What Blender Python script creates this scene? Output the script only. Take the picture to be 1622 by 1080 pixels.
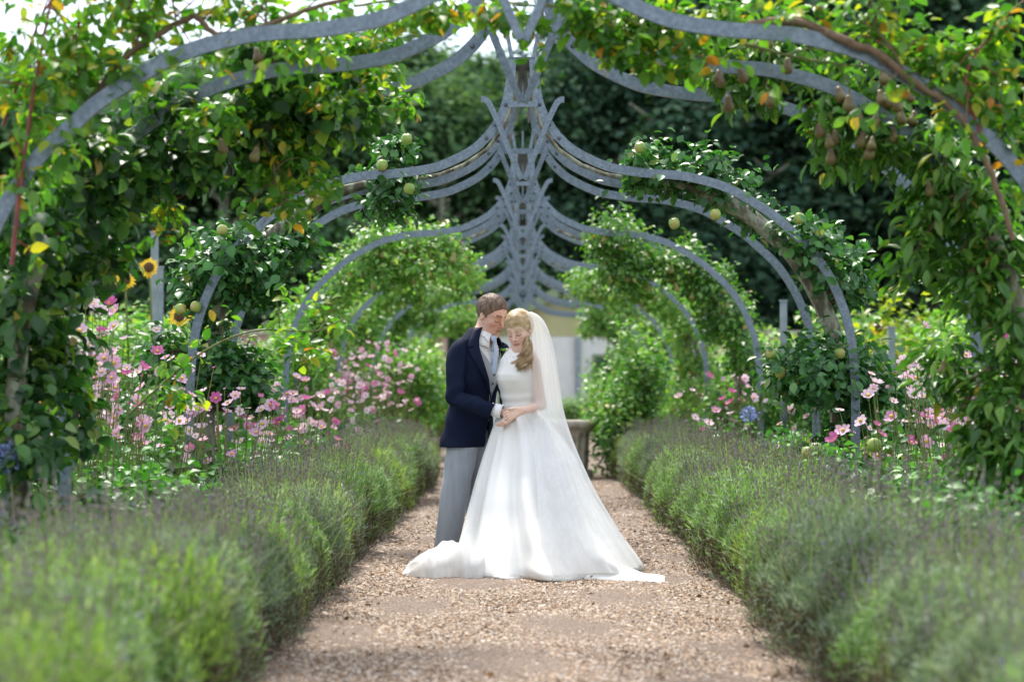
import bpy, math, random
import numpy as np
from math import radians, pi, sin, cos
from mathutils import Vector, Matrix

random.seed(7)
rng = np.random.default_rng(11)
scene = bpy.context.scene
for o in list(bpy.data.objects):
    bpy.data.objects.remove(o)

# ------------------------------------------------------------------ camera
FPX, VX, HY, CH = 3154.0, 828.0, 605.0, 1.227      # focal length in photo pixels, vanishing point, eye height
cam_d = bpy.data.cameras.new('camera')
cam = bpy.data.objects.new('camera', cam_d)
scene.collection.objects.link(cam)
scene.camera = cam
cam.location = (0, 0, CH)
cam.rotation_euler = (pi / 2, 0, 0)
cam_d.sensor_width = 36
cam_d.lens = 70
cam_d.shift_x = -(VX - 811) / 1622
cam_d.shift_y = (HY - 540) / 1622
cam_d.clip_start = 0.1
cam_d.clip_end = 2000
cam_d.dof.use_dof = True
cam_d.dof.focus_distance = 13.45
cam_d.dof.aperture_fstop = 1.8

# ------------------------------------------------------------------ world, sun, exposure
SUN_EL, SUN_AZ = 56.0, -14.0       # azimuth measured from straight ahead (+Y), negative = to the left
world = bpy.data.worlds.new('World')
scene.world = world
world.use_nodes = True
wn, wl = world.node_tree.nodes, world.node_tree.links
wn.clear()
wo = wn.new('ShaderNodeOutputWorld')
bg = wn.new('ShaderNodeBackground')
sky = wn.new('ShaderNodeTexSky')
sky.sky_type = 'NISHITA'
sky.sun_disc = False
sky.sun_elevation = radians(SUN_EL)
sky.sun_rotation = radians(SUN_AZ)
sky.air_density = 1.0
sky.dust_density = 1.5
tc = wn.new('ShaderNodeTexCoord')
cn = wn.new('ShaderNodeTexNoise')
cn.inputs['Scale'].default_value = 2.2
cn.inputs['Detail'].default_value = 6
cn.inputs['Roughness'].default_value = 0.55
cr = wn.new('ShaderNodeValToRGB')
cr.color_ramp.elements[0].position = 0.36
cr.color_ramp.elements[0].color = (0.3, 0.3, 0.3, 1)
cr.color_ramp.elements[1].position = 0.58
cr.color_ramp.elements[1].color = (0.9, 0.9, 0.9, 1)
mx = wn.new('ShaderNodeMix')
mx.data_type = 'RGBA'
mx.inputs[7].default_value = (6.0, 6.3, 6.8, 1)        # bright broken cloud
wl.new(tc.outputs['Generated'], cn.inputs['Vector'])
wl.new(cn.outputs['Fac'], cr.inputs['Fac'])
wl.new(cr.outputs['Color'], mx.inputs[0])
wl.new(sky.outputs['Color'], mx.inputs[6])
wl.new(mx.outputs[2], bg.inputs['Color'])
bg.inputs['Strength'].default_value = 0.15
wl.new(bg.outputs[0], wo.inputs['Surface'])

sun_d = bpy.data.lights.new('sun', 'SUN')
sun_d.energy = 3.9
sun_d.angle = radians(8)
sun_d.color = (1.0, 0.95, 0.86)
sun = bpy.data.objects.new('sun', sun_d)
scene.collection.objects.link(sun)
_sd = Vector((sin(radians(SUN_AZ)) * cos(radians(SUN_EL)), cos(radians(SUN_AZ)) * cos(radians(SUN_EL)), sin(radians(SUN_EL))))
sun.rotation_euler = _sd.to_track_quat('Z', 'Y').to_euler()
sun.location = (0, 0, 30)

scene.view_settings.view_transform = 'Standard'
scene.view_settings.look = 'None'
scene.view_settings.gamma = 1.0
scene.view_settings.exposure = 0.92
scene.view_settings.use_curve_mapping = False
scene.render.engine = 'CYCLES'
scene.cycles.max_bounces = 6
scene.cycles.diffuse_bounces = 3
scene.cycles.glossy_bounces = 2
scene.cycles.transmission_bounces = 3
scene.cycles.transparent_max_bounces = 12
scene.cycles.use_denoising = True
scene.cycles.sample_clamp_indirect = 6

# ------------------------------------------------------------------ helpers
COL = scene.collection


def W(px, py, D):
    """photo pixel at depth D -> world point"""
    return np.array(((px - VX) / FPX * D, D, CH + (HY - py) / FPX * D))


def tag(o, label=None, cat=None, group=None, kind=None):
    if label: o['label'] = label
    if cat: o['category'] = cat
    if group: o['group'] = group
    if kind: o['kind'] = kind
    return o


def empty(name, loc=(0, 0, 0), rz=0.0):
    o = bpy.data.objects.new(name, None)
    o.empty_display_size = 0.1
    o.location = loc
    o.rotation_euler = (0, 0, rz)
    COL.objects.link(o)
    return o


class MB:
    """collects faces of any size, builds ONE mesh"""
    def __init__(self):
        self.v, self.f, self.m, self.n = [], [], [], 0

    def add(self, V, F, mi=0):
        V = np.asarray(V, dtype=np.float32).reshape(-1, 3)
        F = np.asarray(F, dtype=np.int32)
        if len(F) == 0: return self
        self.v.append(V)
        self.f.append(F + self.n)
        self.m.append(np.full(len(F), mi, dtype=np.int32))
        self.n += len(V)
        return self

    def merge(self, other):
        for V, F, m in zip(other.v, other.f, other.m):
            pass
        if other.n:
            for F, m in zip(other.f, other.m):
                self.f.append(F + self.n); self.m.append(m)
            self.v.extend(other.v); self.n += other.n
        return self

    def mesh(self, name, mats, smooth=True):
        me = bpy.data.meshes.new(name)
        V = np.concatenate(self.v) if self.v else np.zeros((0, 3), np.float32)
        me.vertices.add(len(V))
        me.vertices.foreach_set('co', V.ravel())
        loops = np.concatenate([F.ravel() for F in self.f])
        sizes = np.concatenate([np.full(len(F), F.shape[1], np.int32) for F in self.f])
        starts = np.concatenate(([0], np.cumsum(sizes)[:-1])).astype(np.int32)
        me.loops.add(len(loops))
        me.loops.foreach_set('vertex_index', loops.astype(np.int32))
        me.polygons.add(len(sizes))
        me.polygons.foreach_set('loop_start', starts)
        me.polygons.foreach_set('loop_total', sizes)
        me.polygons.foreach_set('material_index', np.concatenate(self.m))
        me.polygons.foreach_set('use_smooth', np.full(len(sizes), smooth, dtype=bool))
        for mt in (mats if isinstance(mats, (list, tuple)) else [mats]):
            me.materials.append(mt)
        me.update(calc_edges=True)
        me.validate()
        return me

    def build(self, name, mats, parent=None, smooth=True, loc=None):
        o = bpy.data.objects.new(name, self.mesh(name, mats, smooth))
        COL.objects.link(o)
        if loc is not None: o.location = loc
        if parent is not None: o.parent = parent
        return o


def unit(v):
    v = np.asarray(v, float)
    return v / (np.linalg.norm(v, axis=-1, keepdims=True) + 1e-12)


def tube(mb, P, R, seg=8, mi=0, cap=True, jitter=0.0):
    P = np.asarray(P, float); n = len(P)
    R = np.broadcast_to(np.asarray(R, float), (n,))
    T = unit(np.gradient(P, axis=0))
    ref = np.array((0.0, 0, 1)) if abs(T[0][2]) < 0.9 else np.array((1.0, 0, 0))
    u = unit(np.cross(T[0], ref)); V = []
    for i in range(n):
        u = unit(u - T[i] * np.dot(u, T[i])); w = np.cross(T[i], u)
        a = np.arange(seg) * 2 * pi / seg
        rr = R[i] * (1 + (rng.uniform(-jitter, jitter, seg) if jitter else 0))
        V.append(P[i] + (np.cos(a) * rr)[:, None] * u + (np.sin(a) * rr)[:, None] * w)
    V = np.concatenate(V)
    i = np.arange(n - 1)[:, None] * seg; j = np.arange(seg)[None]; j2 = (j + 1) % seg
    F = np.stack([i + j, i + j2, i + seg + j2, i + seg + j], -1).reshape(-1, 4)
    mb.add(V, F, mi)
    if cap:
        mb.add(V[:seg], [list(range(seg))[::-1]], mi)
        mb.add(V[-seg:], [list(range(seg))], mi)
    return mb


def box(mb, c, s, R=None, mi=0):
    c = np.asarray(c, float); s = np.asarray(s, float) / 2
    V = np.array([(x, y, z) for x in (-1, 1) for y in (-1, 1) for z in (-1, 1)], float) * s
    if R is not None: V = V @ np.asarray(R).T
    F = [[0, 1, 3, 2], [4, 6, 7, 5], [0, 4, 5, 1], [2, 3, 7, 6], [0, 2, 6, 4], [1, 5, 7, 3]]
    return mb.add(V + c, F, mi)


def spline(P, n):
    """Catmull-Rom through P (any dims), n samples"""
    P = np.asarray(P, float)
    Q = np.vstack([2 * P[0] - P[1], P, 2 * P[-1] - P[-2]])
    t = np.linspace(0, len(P) - 1 - 1e-9, n); i = t.astype(int); u = (t - i)[:, None]
    p0, p1, p2, p3 = Q[i], Q[i + 1], Q[i + 2], Q[i + 3]
    return 0.5 * (2 * p1 + (p2 - p0) * u + (2 * p0 - 5 * p1 + 4 * p2 - p3) * u ** 2 + (3 * p1 - p0 - 3 * p2 + p3) * u ** 3)


def grid_faces(nu, nv, closed_u=False):
    i = np.arange(nv - 1)[:, None] * nu
    j = np.arange(nu if closed_u else nu - 1)[None]
    j2 = (j + 1) % nu
    return np.stack([i + j, i + j2, i + nu + j2, i + nu + j], -1).reshape(-1, 4)


# ------------------------------------------------------------------ materials
def new_mat(name):
    m = bpy.data.materials.new(name); m.use_nodes = True
    n, l = m.node_tree.nodes, m.node_tree.links
    n.clear()
    return m, n, l, n.new('ShaderNodeOutputMaterial')


def ramp(n, cols):
    r = n.new('ShaderNodeValToRGB'); e = r.color_ramp.elements
    while len(e) > 1: e.remove(e[0])
    e[0].position = cols[0][0]; e[0].color = (*cols[0][1], 1)
    for p, c in cols[1:]:
        k = e.new(p); k.color = (*c, 1)
    return r


def pmat(name, cols, rough=0.6, metal=0.0, scale=8.0, detail=4, bump=0.0, bscale=None, spec=0.5, stretch=None, sheen=0.0, sss=0.0, island=False, coords='Object', bdist=0.02):
    """principled with noise-driven colour and optional bump"""
    m, n, l, out = new_mat(name)
    p = n.new('ShaderNodeBsdfPrincipled')
    p.inputs['Roughness'].default_value = rough
    p.inputs['Metallic'].default_value = metal
    p.inputs['Specular IOR Level'].default_value = spec
    if sheen: p.inputs['Sheen Weight'].default_value = sheen
    if sss:
        p.inputs['Subsurface Weight'].default_value = sss
        p.inputs['Subsurface Radius'].default_value = (0.02, 0.008, 0.004)
        p.inputs['Subsurface Scale'].default_value = 0.5
    t = n.new('ShaderNodeTexCoord'); vec = t.outputs[coords]
    if stretch:
        mp = n.new('ShaderNodeMapping'); mp.inputs['Scale'].default_value = stretch
        l.new(vec, mp.inputs['Vector']); vec = mp.outputs['Vector']
    no = n.new('ShaderNodeTexNoise'); no.inputs['Scale'].default_value = scale; no.inputs['Detail'].default_value = detail
    l.new(vec, no.inputs['Vector'])
    fac = no.outputs['Fac']
    if island:
        g = n.new('ShaderNodeNewGeometry'); fac = g.outputs['Random Per Island']
    r = ramp(n, cols)
    l.new(fac, r.inputs['Fac']); l.new(r.outputs['Color'], p.inputs['Base Color'])
    if bump:
        nb = n.new('ShaderNodeTexNoise'); nb.inputs['Scale'].default_value = bscale or scale * 3; nb.inputs['Detail'].default_value = 5
        l.new(vec, nb.inputs['Vector'])
        b = n.new('ShaderNodeBump'); b.inputs['Strength'].default_value = bump; b.inputs['Distance'].default_value = bdist
        l.new(nb.outputs['Fac'], b.inputs['Height']); l.new(b.outputs['Normal'], p.inputs['Normal'])
    l.new(p.outputs[0], out.inputs['Surface'])
    return m


def leafmat(name, cols, rough=0.42, transl=0.3, spec=0.45, tint=(1.15, 1.5, 0.45)):
    """each leaf its own shade; a leaf lets light through"""
    m, n, l, out = new_mat(name)
    g = n.new('ShaderNodeNewGeometry')
    r = ramp(n, cols)
    l.new(g.outputs['Random Per Island'], r.inputs['Fac'])
    p = n.new('ShaderNodeBsdfPrincipled')
    p.inputs['Roughness'].default_value = rough
    p.inputs['Specular IOR Level'].default_value = spec
    l.new(r.outputs['Color'], p.inputs['Base Color'])
    tr = n.new('ShaderNodeBsdfTranslucent')
    mul = n.new('ShaderNodeMix'); mul.data_type = 'RGBA'; mul.blend_type = 'MULTIPLY'; mul.inputs[0].default_value = 1
    mul.inputs[7].default_value = (*tint, 1)
    l.new(r.outputs['Color'], mul.inputs[6]); l.new(mul.outputs[2], tr.inputs['Color'])
    s = n.new('ShaderNodeMixShader'); s.inputs[0].default_value = transl
    l.new(p.outputs[0], s.inputs[1]); l.new(tr.outputs[0], s.inputs[2]); l.new(s.outputs[0], out.inputs['Surface'])
    return m


M = {}
M['metal'] = pmat('galvanised_steel', [(0.3, (0.12, 0.152, 0.19)), (0.5, (0.16, 0.198, 0.245)), (0.7, (0.215, 0.258, 0.31))], rough=0.42, metal=0.45, scale=45, detail=8, bump=0.08, bscale=140)
M['bolt'] = pmat('bolt_steel', [(0.3, (0.07, 0.085, 0.10)), (0.7, (0.14, 0.16, 0.18))], rough=0.5, metal=0.6)
M['bark'] = pmat('lichen_bark', [(0.25, (0.06, 0.05, 0.035)), (0.45, (0.13, 0.115, 0.08)), (0.56, (0.30, 0.31, 0.24)), (0.68, (0.17, 0.15, 0.10)), (0.8, (0.36, 0.36, 0.29))], rough=0.9, scale=13, detail=9, bump=0.9, bscale=26, stretch=(1, 1, 0.45))
M['twig'] = pmat('brown_twig', [(0.3, (0.10, 0.06, 0.035)), (0.7, (0.2, 0.13, 0.08))], rough=0.8, scale=20)
M['redcane'] = pmat('red_cane', [(0.3, (0.12, 0.02, 0.02)), (0.7, (0.26, 0.05, 0.04))], rough=0.5, scale=14)
M['greencane'] = pmat('green_cane', [(0.3, (0.10, 0.14, 0.03)), (0.7, (0.2, 0.2, 0.06))], rough=0.6, scale=14)
M['apple_leaf'] = leafmat('apple_leaf', [(0.0, (0.022, 0.081, 0.025)), (0.45, (0.040, 0.138, 0.034)), (0.8, (0.068, 0.204, 0.052)), (0.97, (0.128, 0.266, 0.063)), (1, (0.280, 0.250, 0.050))], rough=0.42, spec=0.55, transl=0.26)
M['pear_leaf'] = leafmat('pear_leaf', [(0.0, (0.033, 0.100, 0.019)), (0.4, (0.071, 0.185, 0.029)), (0.8, (0.127, 0.269, 0.040)), (0.97, (0.208, 0.336, 0.054)), (1, (0.307, 0.177, 0.047))], rough=0.42, transl=0.34, spec=0.55)
M['dark_leaf'] = leafmat('dark_pear_leaf', [(0.0, (0.018, 0.055, 0.022)), (0.4, (0.035, 0.11, 0.03)), (0.7, (0.07, 0.19, 0.038)), (0.9, (0.15, 0.29, 0.045)), (0.985, (0.25, 0.34, 0.05)), (1, (0.35, 0.2, 0.05))], rough=0.42, transl=0.34, spec=0.6)  # paler tones in the ramp stand in for light shining through leaves
M['light_leaf'] = leafmat('light_leaf', [(0.0, (0.077, 0.195, 0.047)), (0.4, (0.142, 0.295, 0.065)), (0.8, (0.236, 0.401, 0.088)), (0.97, (0.354, 0.448, 0.094)), (1, (0.378, 0.212, 0.071))], transl=0.36, rough=0.42, spec=0.5)
M['rose_leaf'] = leafmat('rose_leaf', [(0.0, (0.052, 0.157, 0.027)), (0.45, (0.104, 0.247, 0.034)), (0.78, (0.198, 0.347, 0.040)), (0.93, (0.472, 0.437, 0.035)), (0.975, (0.531, 0.260, 0.035)), (1, (0.425, 0.142, 0.035))], transl=0.45, rough=0.42, spec=0.5)
M['border_leaf'] = leafmat('border_leaf', [(0.0, (0.038, 0.123, 0.034)), (0.5, (0.080, 0.224, 0.054)), (0.85, (0.132, 0.314, 0.081)), (1, (0.227, 0.404, 0.122))], transl=0.32, rough=0.42, spec=0.28)
M['yellow_leaf'] = leafmat('yellow_green_leaf', [(0.0, (0.10, 0.16, 0.03)), (0.5, (0.22, 0.28, 0.04)), (0.85, (0.42, 0.42, 0.05)), (1, (0.6, 0.5, 0.05))], transl=0.35)
M['lav_leaf'] = leafmat('lavender_leaf', [(0.0, (0.085, 0.155, 0.05)), (0.35, (0.155, 0.285, 0.085)), (0.58, (0.22, 0.385, 0.12)), (0.72, (0.31, 0.46, 0.10)), (0.74, (0.27, 0.36, 0.23)), (1, (0.44, 0.52, 0.40))], rough=0.6, transl=0.35, spec=0.3, tint=(1.15, 1.3, 0.65))
M['lav_sage'] = leafmat('lavender_sage_leaf', [(0.0, (0.10, 0.145, 0.085)), (0.4, (0.17, 0.245, 0.14)), (0.75, (0.26, 0.345, 0.21)), (1, (0.42, 0.49, 0.39))], rough=0.6, transl=0.3, spec=0.3, tint=(1.15, 1.25, 0.8))
M['lav_fresh'] = leafmat('lavender_fresh_leaf', [(0.0, (0.11, 0.19, 0.045)), (0.4, (0.20, 0.33, 0.08)), (0.8, (0.31, 0.46, 0.10)), (1, (0.44, 0.52, 0.12))], rough=0.6, transl=0.36, spec=0.3, tint=(1.15, 1.3, 0.5))
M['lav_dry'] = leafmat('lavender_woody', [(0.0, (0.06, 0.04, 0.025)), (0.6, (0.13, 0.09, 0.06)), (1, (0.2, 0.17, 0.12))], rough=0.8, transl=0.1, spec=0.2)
M['lav_stem'] = leafmat('lavender_stem', [(0.0, (0.18, 0.24, 0.09)), (1, (0.30, 0.36, 0.15))], rough=0.6, transl=0.3, spec=0.3)
M['lav_head'] = leafmat('lavender_head', [(0.0, (0.19, 0.16, 0.145)), (0.55, (0.29, 0.255, 0.235)), (0.95, (0.38, 0.34, 0.32)), (0.985, (0.33, 0.28, 0.45)), (1, (0.40, 0.33, 0.62))], rough=0.8, transl=0.35, spec=0.2, tint=(1.1, 1.0, 1.0))
M['wood_mid'] = leafmat('woodland_mid', [(0.0, (0.05, 0.11, 0.055)), (0.6, (0.085, 0.17, 0.075)), (1, (0.14, 0.23, 0.10))], rough=0.9, spec=0.1, transl=0.3, tint=(1.2, 1.3, .7))  # lighter green stands in for front light on the left-hand trees
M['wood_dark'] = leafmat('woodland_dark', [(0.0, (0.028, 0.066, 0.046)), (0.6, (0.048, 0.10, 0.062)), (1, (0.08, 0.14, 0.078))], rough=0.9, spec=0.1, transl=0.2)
M['soil'] = pmat('bed_soil', [(0.3, (0.045, 0.032, 0.022)), (0.7, (0.11, 0.08, 0.055))], rough=0.95, scale=14, bump=0.7, bscale=40)
M['grass'] = pmat('grass_ground', [(0.3, (0.05, 0.09, 0.025)), (0.7, (0.11, 0.15, 0.05))], rough=0.95, scale=3, bump=0.4, bscale=30)
M['gravel'] = pmat('gravel_bed', [(0.28, (0.08, 0.053, 0.038)), (0.45, (0.16, 0.112, 0.083)), (0.6, (0.27, 0.20, 0.155)), (0.75, (0.42, 0.335, 0.275))], rough=0.9, scale=95, detail=9, bump=1.0, bscale=130, bdist=0.016)  # colour kept dark to stand for shade between the loose stones
M['stone'] = leafmat('gravel_stone', [(0.0, (0.10, 0.060, 0.036)), (0.15, (0.24, 0.155, 0.098)), (0.45, (0.40, 0.285, 0.20)), (0.75, (0.53, 0.41, 0.31)), (0.93, (0.64, 0.56, 0.49)), (1, (0.20, 0.19, 0.19))], rough=0.8, transl=0.0, spec=0.3)
M['deadleaf'] = leafmat('dead_leaf', [(0.0, (0.07, 0.035, 0.02)), (0.6, (0.17, 0.08, 0.035)), (1, (0.30, 0.16, 0.06))], rough=0.7, transl=0.15)
M['petal'] = leafmat('pink_petal', [(0.0, (0.62, 0.30, 0.48)), (0.4, (0.74, 0.48, 0.62)), (1, (0.83, 0.68, 0.76))], rough=0.6, transl=0.35, spec=0.25, tint=(1, 0.9, 0.95))
M['petal2'] = leafmat('magenta_petal', [(0.0, (0.5, 0.10, 0.30)), (1, (0.66, 0.22, 0.44))], rough=0.6, transl=0.3, spec=0.25, tint=(1, 0.9, 0.95))
M['yolk'] = pmat('flower_centre', [(0.3, (0.5, 0.32, 0.03)), (0.7, (0.7, 0.5, 0.06))], rough=0.8, scale=60)
M['sunpetal'] = leafmat('sunflower_petal', [(0.0, (0.75, 0.42, 0.02)), (1, (0.85, 0.6, 0.03))], transl=0.3, tint=(1, 1, 0.8))
M['browneye'] = pmat('sunflower_eye', [(0.3, (0.05, 0.025, 0.01)), (0.7, (0.14, 0.07, 0.03))], rough=0.9, scale=60)
M['bluepetal'] = leafmat('blue_petal', [(0.0, (0.16, 0.20, 0.46)), (1, (0.32, 0.38, 0.68))], transl=0.3, tint=(1, 1, 1))
M['apple'] = pmat('apple_skin', [(0.35, (0.17, 0.30, 0.05)), (0.55, (0.30, 0.37, 0.08)), (0.7, (0.42, 0.30, 0.10)), (0.8, (0.40, 0.16, 0.08))], rough=0.35, scale=11)
M['pear'] = pmat('pear_skin', [(0.3, (0.075, 0.045, 0.018)), (0.5, (0.12, 0.08, 0.028)), (0.62, (0.15, 0.13, 0.04)), (0.75, (0.16, 0.06, 0.03))], rough=0.5, scale=11, bump=.1)
M['pear_green'] = pmat('green_pear_skin', [(0.3, (0.2, 0.19, 0.05)), (0.7, (0.36, 0.31, 0.10))], rough=0.45, scale=14)
M['brick'] = pmat('old_brick', [(0.3, (0.26, 0.15, 0.12)), (0.5, (0.36, 0.24, 0.2)), (0.7, (0.44, 0.33, 0.28))], rough=0.9, scale=1.5, detail=8, bump=0.3)
M['limestone'] = pmat('weathered_stone', [(0.3, (0.20, 0.17, 0.14)), (0.5, (0.40, 0.35, 0.29)), (0.7, (0.52, 0.47, 0.40))], rough=0.9, scale=7, detail=8, bump=0.5, bscale=30)
M['render_white'] = pmat('white_render', [(0.3, (0.62, 0.62, 0.60)), (0.7, (0.75, 0.75, 0.73))], rough=0.85, scale=2)
M['cream'] = pmat('cream_boards', [(0.3, (0.40, 0.38, 0.19)), (0.7, (0.48, 0.46, 0.25))], rough=0.7, scale=2)
M['greenpaint'] = pmat('green_paint', [(0.3, (0.15, 0.21, 0.11)), (0.7, (0.22, 0.28, 0.15))], rough=0.6, scale=4)
M['slate'] = pmat('roof_slate', [(0.3, (0.2, 0.21, 0.23)), (0.7, (0.32, 0.33, 0.35))], rough=0.7, scale=6)
M['glass'] = pmat('window_glass', [(0.3, (0.03, 0.04, 0.05)), (0.7, (0.06, 0.07, 0.08))], rough=0.08, spec=0.8)
M['post'] = pmat('weathered_post', [(0.3, (0.2, 0.24, 0.27)), (0.7, (0.3, 0.34, 0.38))], rough=0.8, scale=8)
# ------------------------------------------------------------------ setting
def sheet(name, pts, z, mat, kind='structure', div=None):
    mb = MB()
    mb.add([(x, y, z) for x, y in pts], [list(range(len(pts)))])
    return tag(mb.build(name, mat, smooth=False), kind=kind)


sheet('ground', [(-400, -60), (400, -60), (400, 700), (-400, 700)], -0.012, M['grass'])
sheet('flower_bed_soil', [(-7.5, 1), (-0.9, 1), (-0.9, 26.2), (-7.5, 26.2)], -0.006, M['soil'])
sheet('flower_bed_soil', [(1.0, 1), (7.5, 1), (7.5, 26.2), (1.0, 26.2)], -0.006, M['soil'])
sheet('flower_bed_soil', [(-7.5, 29.4), (-1.0, 29.4), (-1.0, 50), (-7.5, 50)], -0.006, M['soil'])
sheet('flower_bed_soil', [(1.1, 29.4), (7.5, 29.4), (7.5, 50), (1.1, 50)], -0.006, M['soil'])

# gravel path: a gently uneven sheet, with a cross path at the far end
mb = MB()
nx, ny = 40, 260
xs = np.linspace(-1.35, 1.45, nx); ys = np.linspace(1.5, 51, ny)
X, Y = np.meshgrid(xs, ys)
Z = 0.004 + 0.006 * np.sin(X * 5.1 + Y * 1.3) * np.sin(Y * 2.7 - X) + rng.uniform(0, 0.004, X.shape) + 0.004
mb.add(np.stack([X, Y, Z], -1).reshape(-1, 3), grid_faces(nx, ny))
tag(mb.build('gravel_path', M['gravel']), kind='structure')
sheet('gravel_cross_path', [(-9, 26.3), (9, 26.3), (9, 29.3), (-9, 29.3)], -0.002, M['gravel'])


# stones lying loose on the path (nobody could count them)
def stones(n, y0, y1, smin, smax, bias=1.0):
    y = y0 + (y1 - y0) * rng.random(n) ** bias
    x = rng.uniform(-1.12, 1.22, n)
    s = rng.uniform(smin, smax, n)
    base = np.array([(1, 0, 0), (0, 1, 0), (-1, 0, 0), (0, -1, 0), (0, 0, 1), (0, 0, -1)], float)
    F0 = np.array([(0, 1, 4), (1, 2, 4), (2, 3, 4), (3, 0, 4), (1, 0, 5), (2, 1, 5), (3, 2, 5), (0, 3, 5)])
    V = base[None] * rng.uniform(0.55, 1.25, (n, 6, 3)) + rng.uniform(-0.25, 0.25, (n, 6, 3))
    V[:, :, 2] *= 0.55
    a = rng.uniform(0, 2 * pi, n)
    ca, sa = np.cos(a)[:, None], np.sin(a)[:, None]
    Vx = V[:, :, 0] * ca - V[:, :, 1] * sa; Vy = V[:, :, 0] * sa + V[:, :, 1] * ca
    V = np.stack([Vx, Vy, V[:, :, 2]], -1) * s[:, None, None]
    V += np.stack([x, y, 0.008 + s * 0.25], -1)[:, None]
    F = F0[None] + (np.arange(n) * 6)[:, None, None]
    return V.reshape(-1, 3), F.reshape(-1, 3)


mb = MB()
for args in ((60000, 7.0, 13.2, 0.005, 0.0105, 1.25), (11000, 7.0, 14.5, 0.009, 0.015, 1.2), (20000, 12.5, 27.0, 0.009, 0.017, 1.3)):
    mb.add(*stones(*args))
tag(mb.build('loose_gravel', M['stone'], smooth=False), kind='stuff')


# ------------------------------------------------------------------ leaves
T4 = (np.array([(0, 0, 0), (-.5, .42, .10), (.5, .42, .10), (0, .5, -.02), (0, 1, -.14)], float),
      np.array([(0, 3, 1), (0, 2, 3), (1, 3, 4), (3, 2, 4)]))
T10 = (np.array([(0, 0, 0), (-.36, .2, .06), (-.5, .48, .10), (-.3, .78, .03), (0, 1, -.16), (.3, .78, .03), (.5, .48, .10), (.36, .2, .06), (0, .35, -.02), (0, .7, -.05)], float),
       np.array([(0, 8, 1), (8, 2, 1), (8, 9, 2), (9, 3, 2), (9, 4, 3), (0, 7, 8), (8, 7, 6), (8, 6, 9), (9, 6, 5), (9, 5, 4)]))
T2 = (np.array([(0, 0, 0), (-.5, .45, 0.04), (.5, .45, 0.04), (0, 1, -.06)], float), np.array([(0, 2, 1), (1, 2, 3)]))


def leaf_arrays(P, N, A, L, Wd, tpl):
    n = len(P)
    N = unit(N); A = unit(A - N * np.sum(A * N, 1, keepdims=True)); B = np.cross(A, N)
    t, F0 = tpl
    L = np.broadcast_to(L, (n,))[:, None, None]; Wd = np.broadcast_to(Wd, (n,))[:, None, None]
    V = P[:, None] + A[:, None] * (t[None, :, 1:2] * L) + B[:, None] * (t[None, :, 0:1] * Wd) + N[:, None] * (t[None, :, 2:3] * L)
    F = F0[None] + (np.arange(n) * len(t))[:, None, None]
    return V.reshape(-1, 3), F.reshape(-1, 3)


def clump(mb, c, rad, n, L, tpl=T4, sub=9, droop=0.5, up=0.7, wr=0.62, mi=0, spread=0.31, limb=None, src=None):
    """leaves gathered round a number of shoots inside an ellipsoid"""
    c = np.asarray(c, float); rad = np.asarray(rad, float)
    d = unit(rng.normal(size=(sub, 3))); sc = d * (rng.random((sub, 1)) ** 0.45) * 0.85
    k = rng.integers(0, sub, n)
    loc = sc[k] + rng.normal(size=(n, 3)) * spread * (0.6 + 0.8 * rng.random((sub, 1))[k])
    P = c + loc * rad
    out = unit(loc + 0.25 * rng.normal(size=(n, 3)))
    N = out * 0.45 + np.array((0, 0, up)) + rng.normal(size=(n, 3)) * 0.55
    A = out * 0.6 + rng.normal(size=(n, 3)) * 0.6 + np.array((0, 0, -droop))
    Ls = L * rng.uniform(0.6, 1.25, n)
    mb.add(*leaf_arrays(P, N, A, Ls, Ls * wr * rng.uniform(0.8, 1.15, n), tpl), mi)
    if limb is not None:
        s0 = np.asarray(src if src is not None else c, float)
        for q in sc:
            e = c + q * rad
            mid = (s0 + e) / 2 + rng.normal(size=3) * rad * 0.12
            tube(limb, spline([s0, mid, e], 6), np.linspace(0.010, 0.003, 6), 5, cap=False)


# single leaves picked out as objects of their own
LEAF_CACHE = {}


def leaf_mesh(kind, wr):
    key = (kind, wr)
    if key not in LEAF_CACHE:
        out = []
        for k in range(14):
            mb = MB(); t, F = T10
            bend = rng.uniform(-0.1, 0.12)
            V = np.stack([t[:, 0] * wr * rng.uniform(0.85, 1.15), t[:, 1], t[:, 2] * rng.uniform(0.6, 1.6) + bend * t[:, 1] ** 2], -1)
            mb.add(V, F)
            out.append(mb.mesh('leaf', M[kind]))
        LEAF_CACHE[key] = out
    return LEAF_CACHE[key]


# object-info random so that single leaves also vary in shade
def leaf_objmat(src, name):
    m = M[src].copy(); m.name = name
    n, l = m.node_tree.nodes, m.node_tree.links
    g = [x for x in n if x.bl_idname == 'ShaderNodeNewGeometry'][0]
    r = [x for x in n if x.bl_idname == 'ShaderNodeValToRGB'][0]
    oi = n.new('ShaderNodeObjectInfo')
    l.new(oi.outputs['Random'], r.inputs['Fac'])
    return m


for s_ in ('dark_leaf', 'pear_leaf', 'rose_leaf', 'apple_leaf', 'petal', 'petal2'):
    M[s_ + '_one'] = leaf_objmat(s_, s_ + '_single')


def put_leaf(parent, P, N, A, L, kind, wr=0.62):
    me = random.choice(leaf_mesh(kind, wr))
    o = bpy.data.objects.new('leaf', me); COL.objects.link(o)
    N = Vector(N).normalized(); A = Vector(A); A = (A - N * A.dot(N)).normalized(); B = A.cross(N)
    o.parent = parent
    o.matrix_local = Matrix(((B.x * L, A.x * L, N.x * L, P[0]), (B.y * L, A.y * L, N.y * L, P[1]), (B.z * L, A.z * L, N.z * L, P[2]), (0, 0, 0, 1)))
    return o


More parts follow.
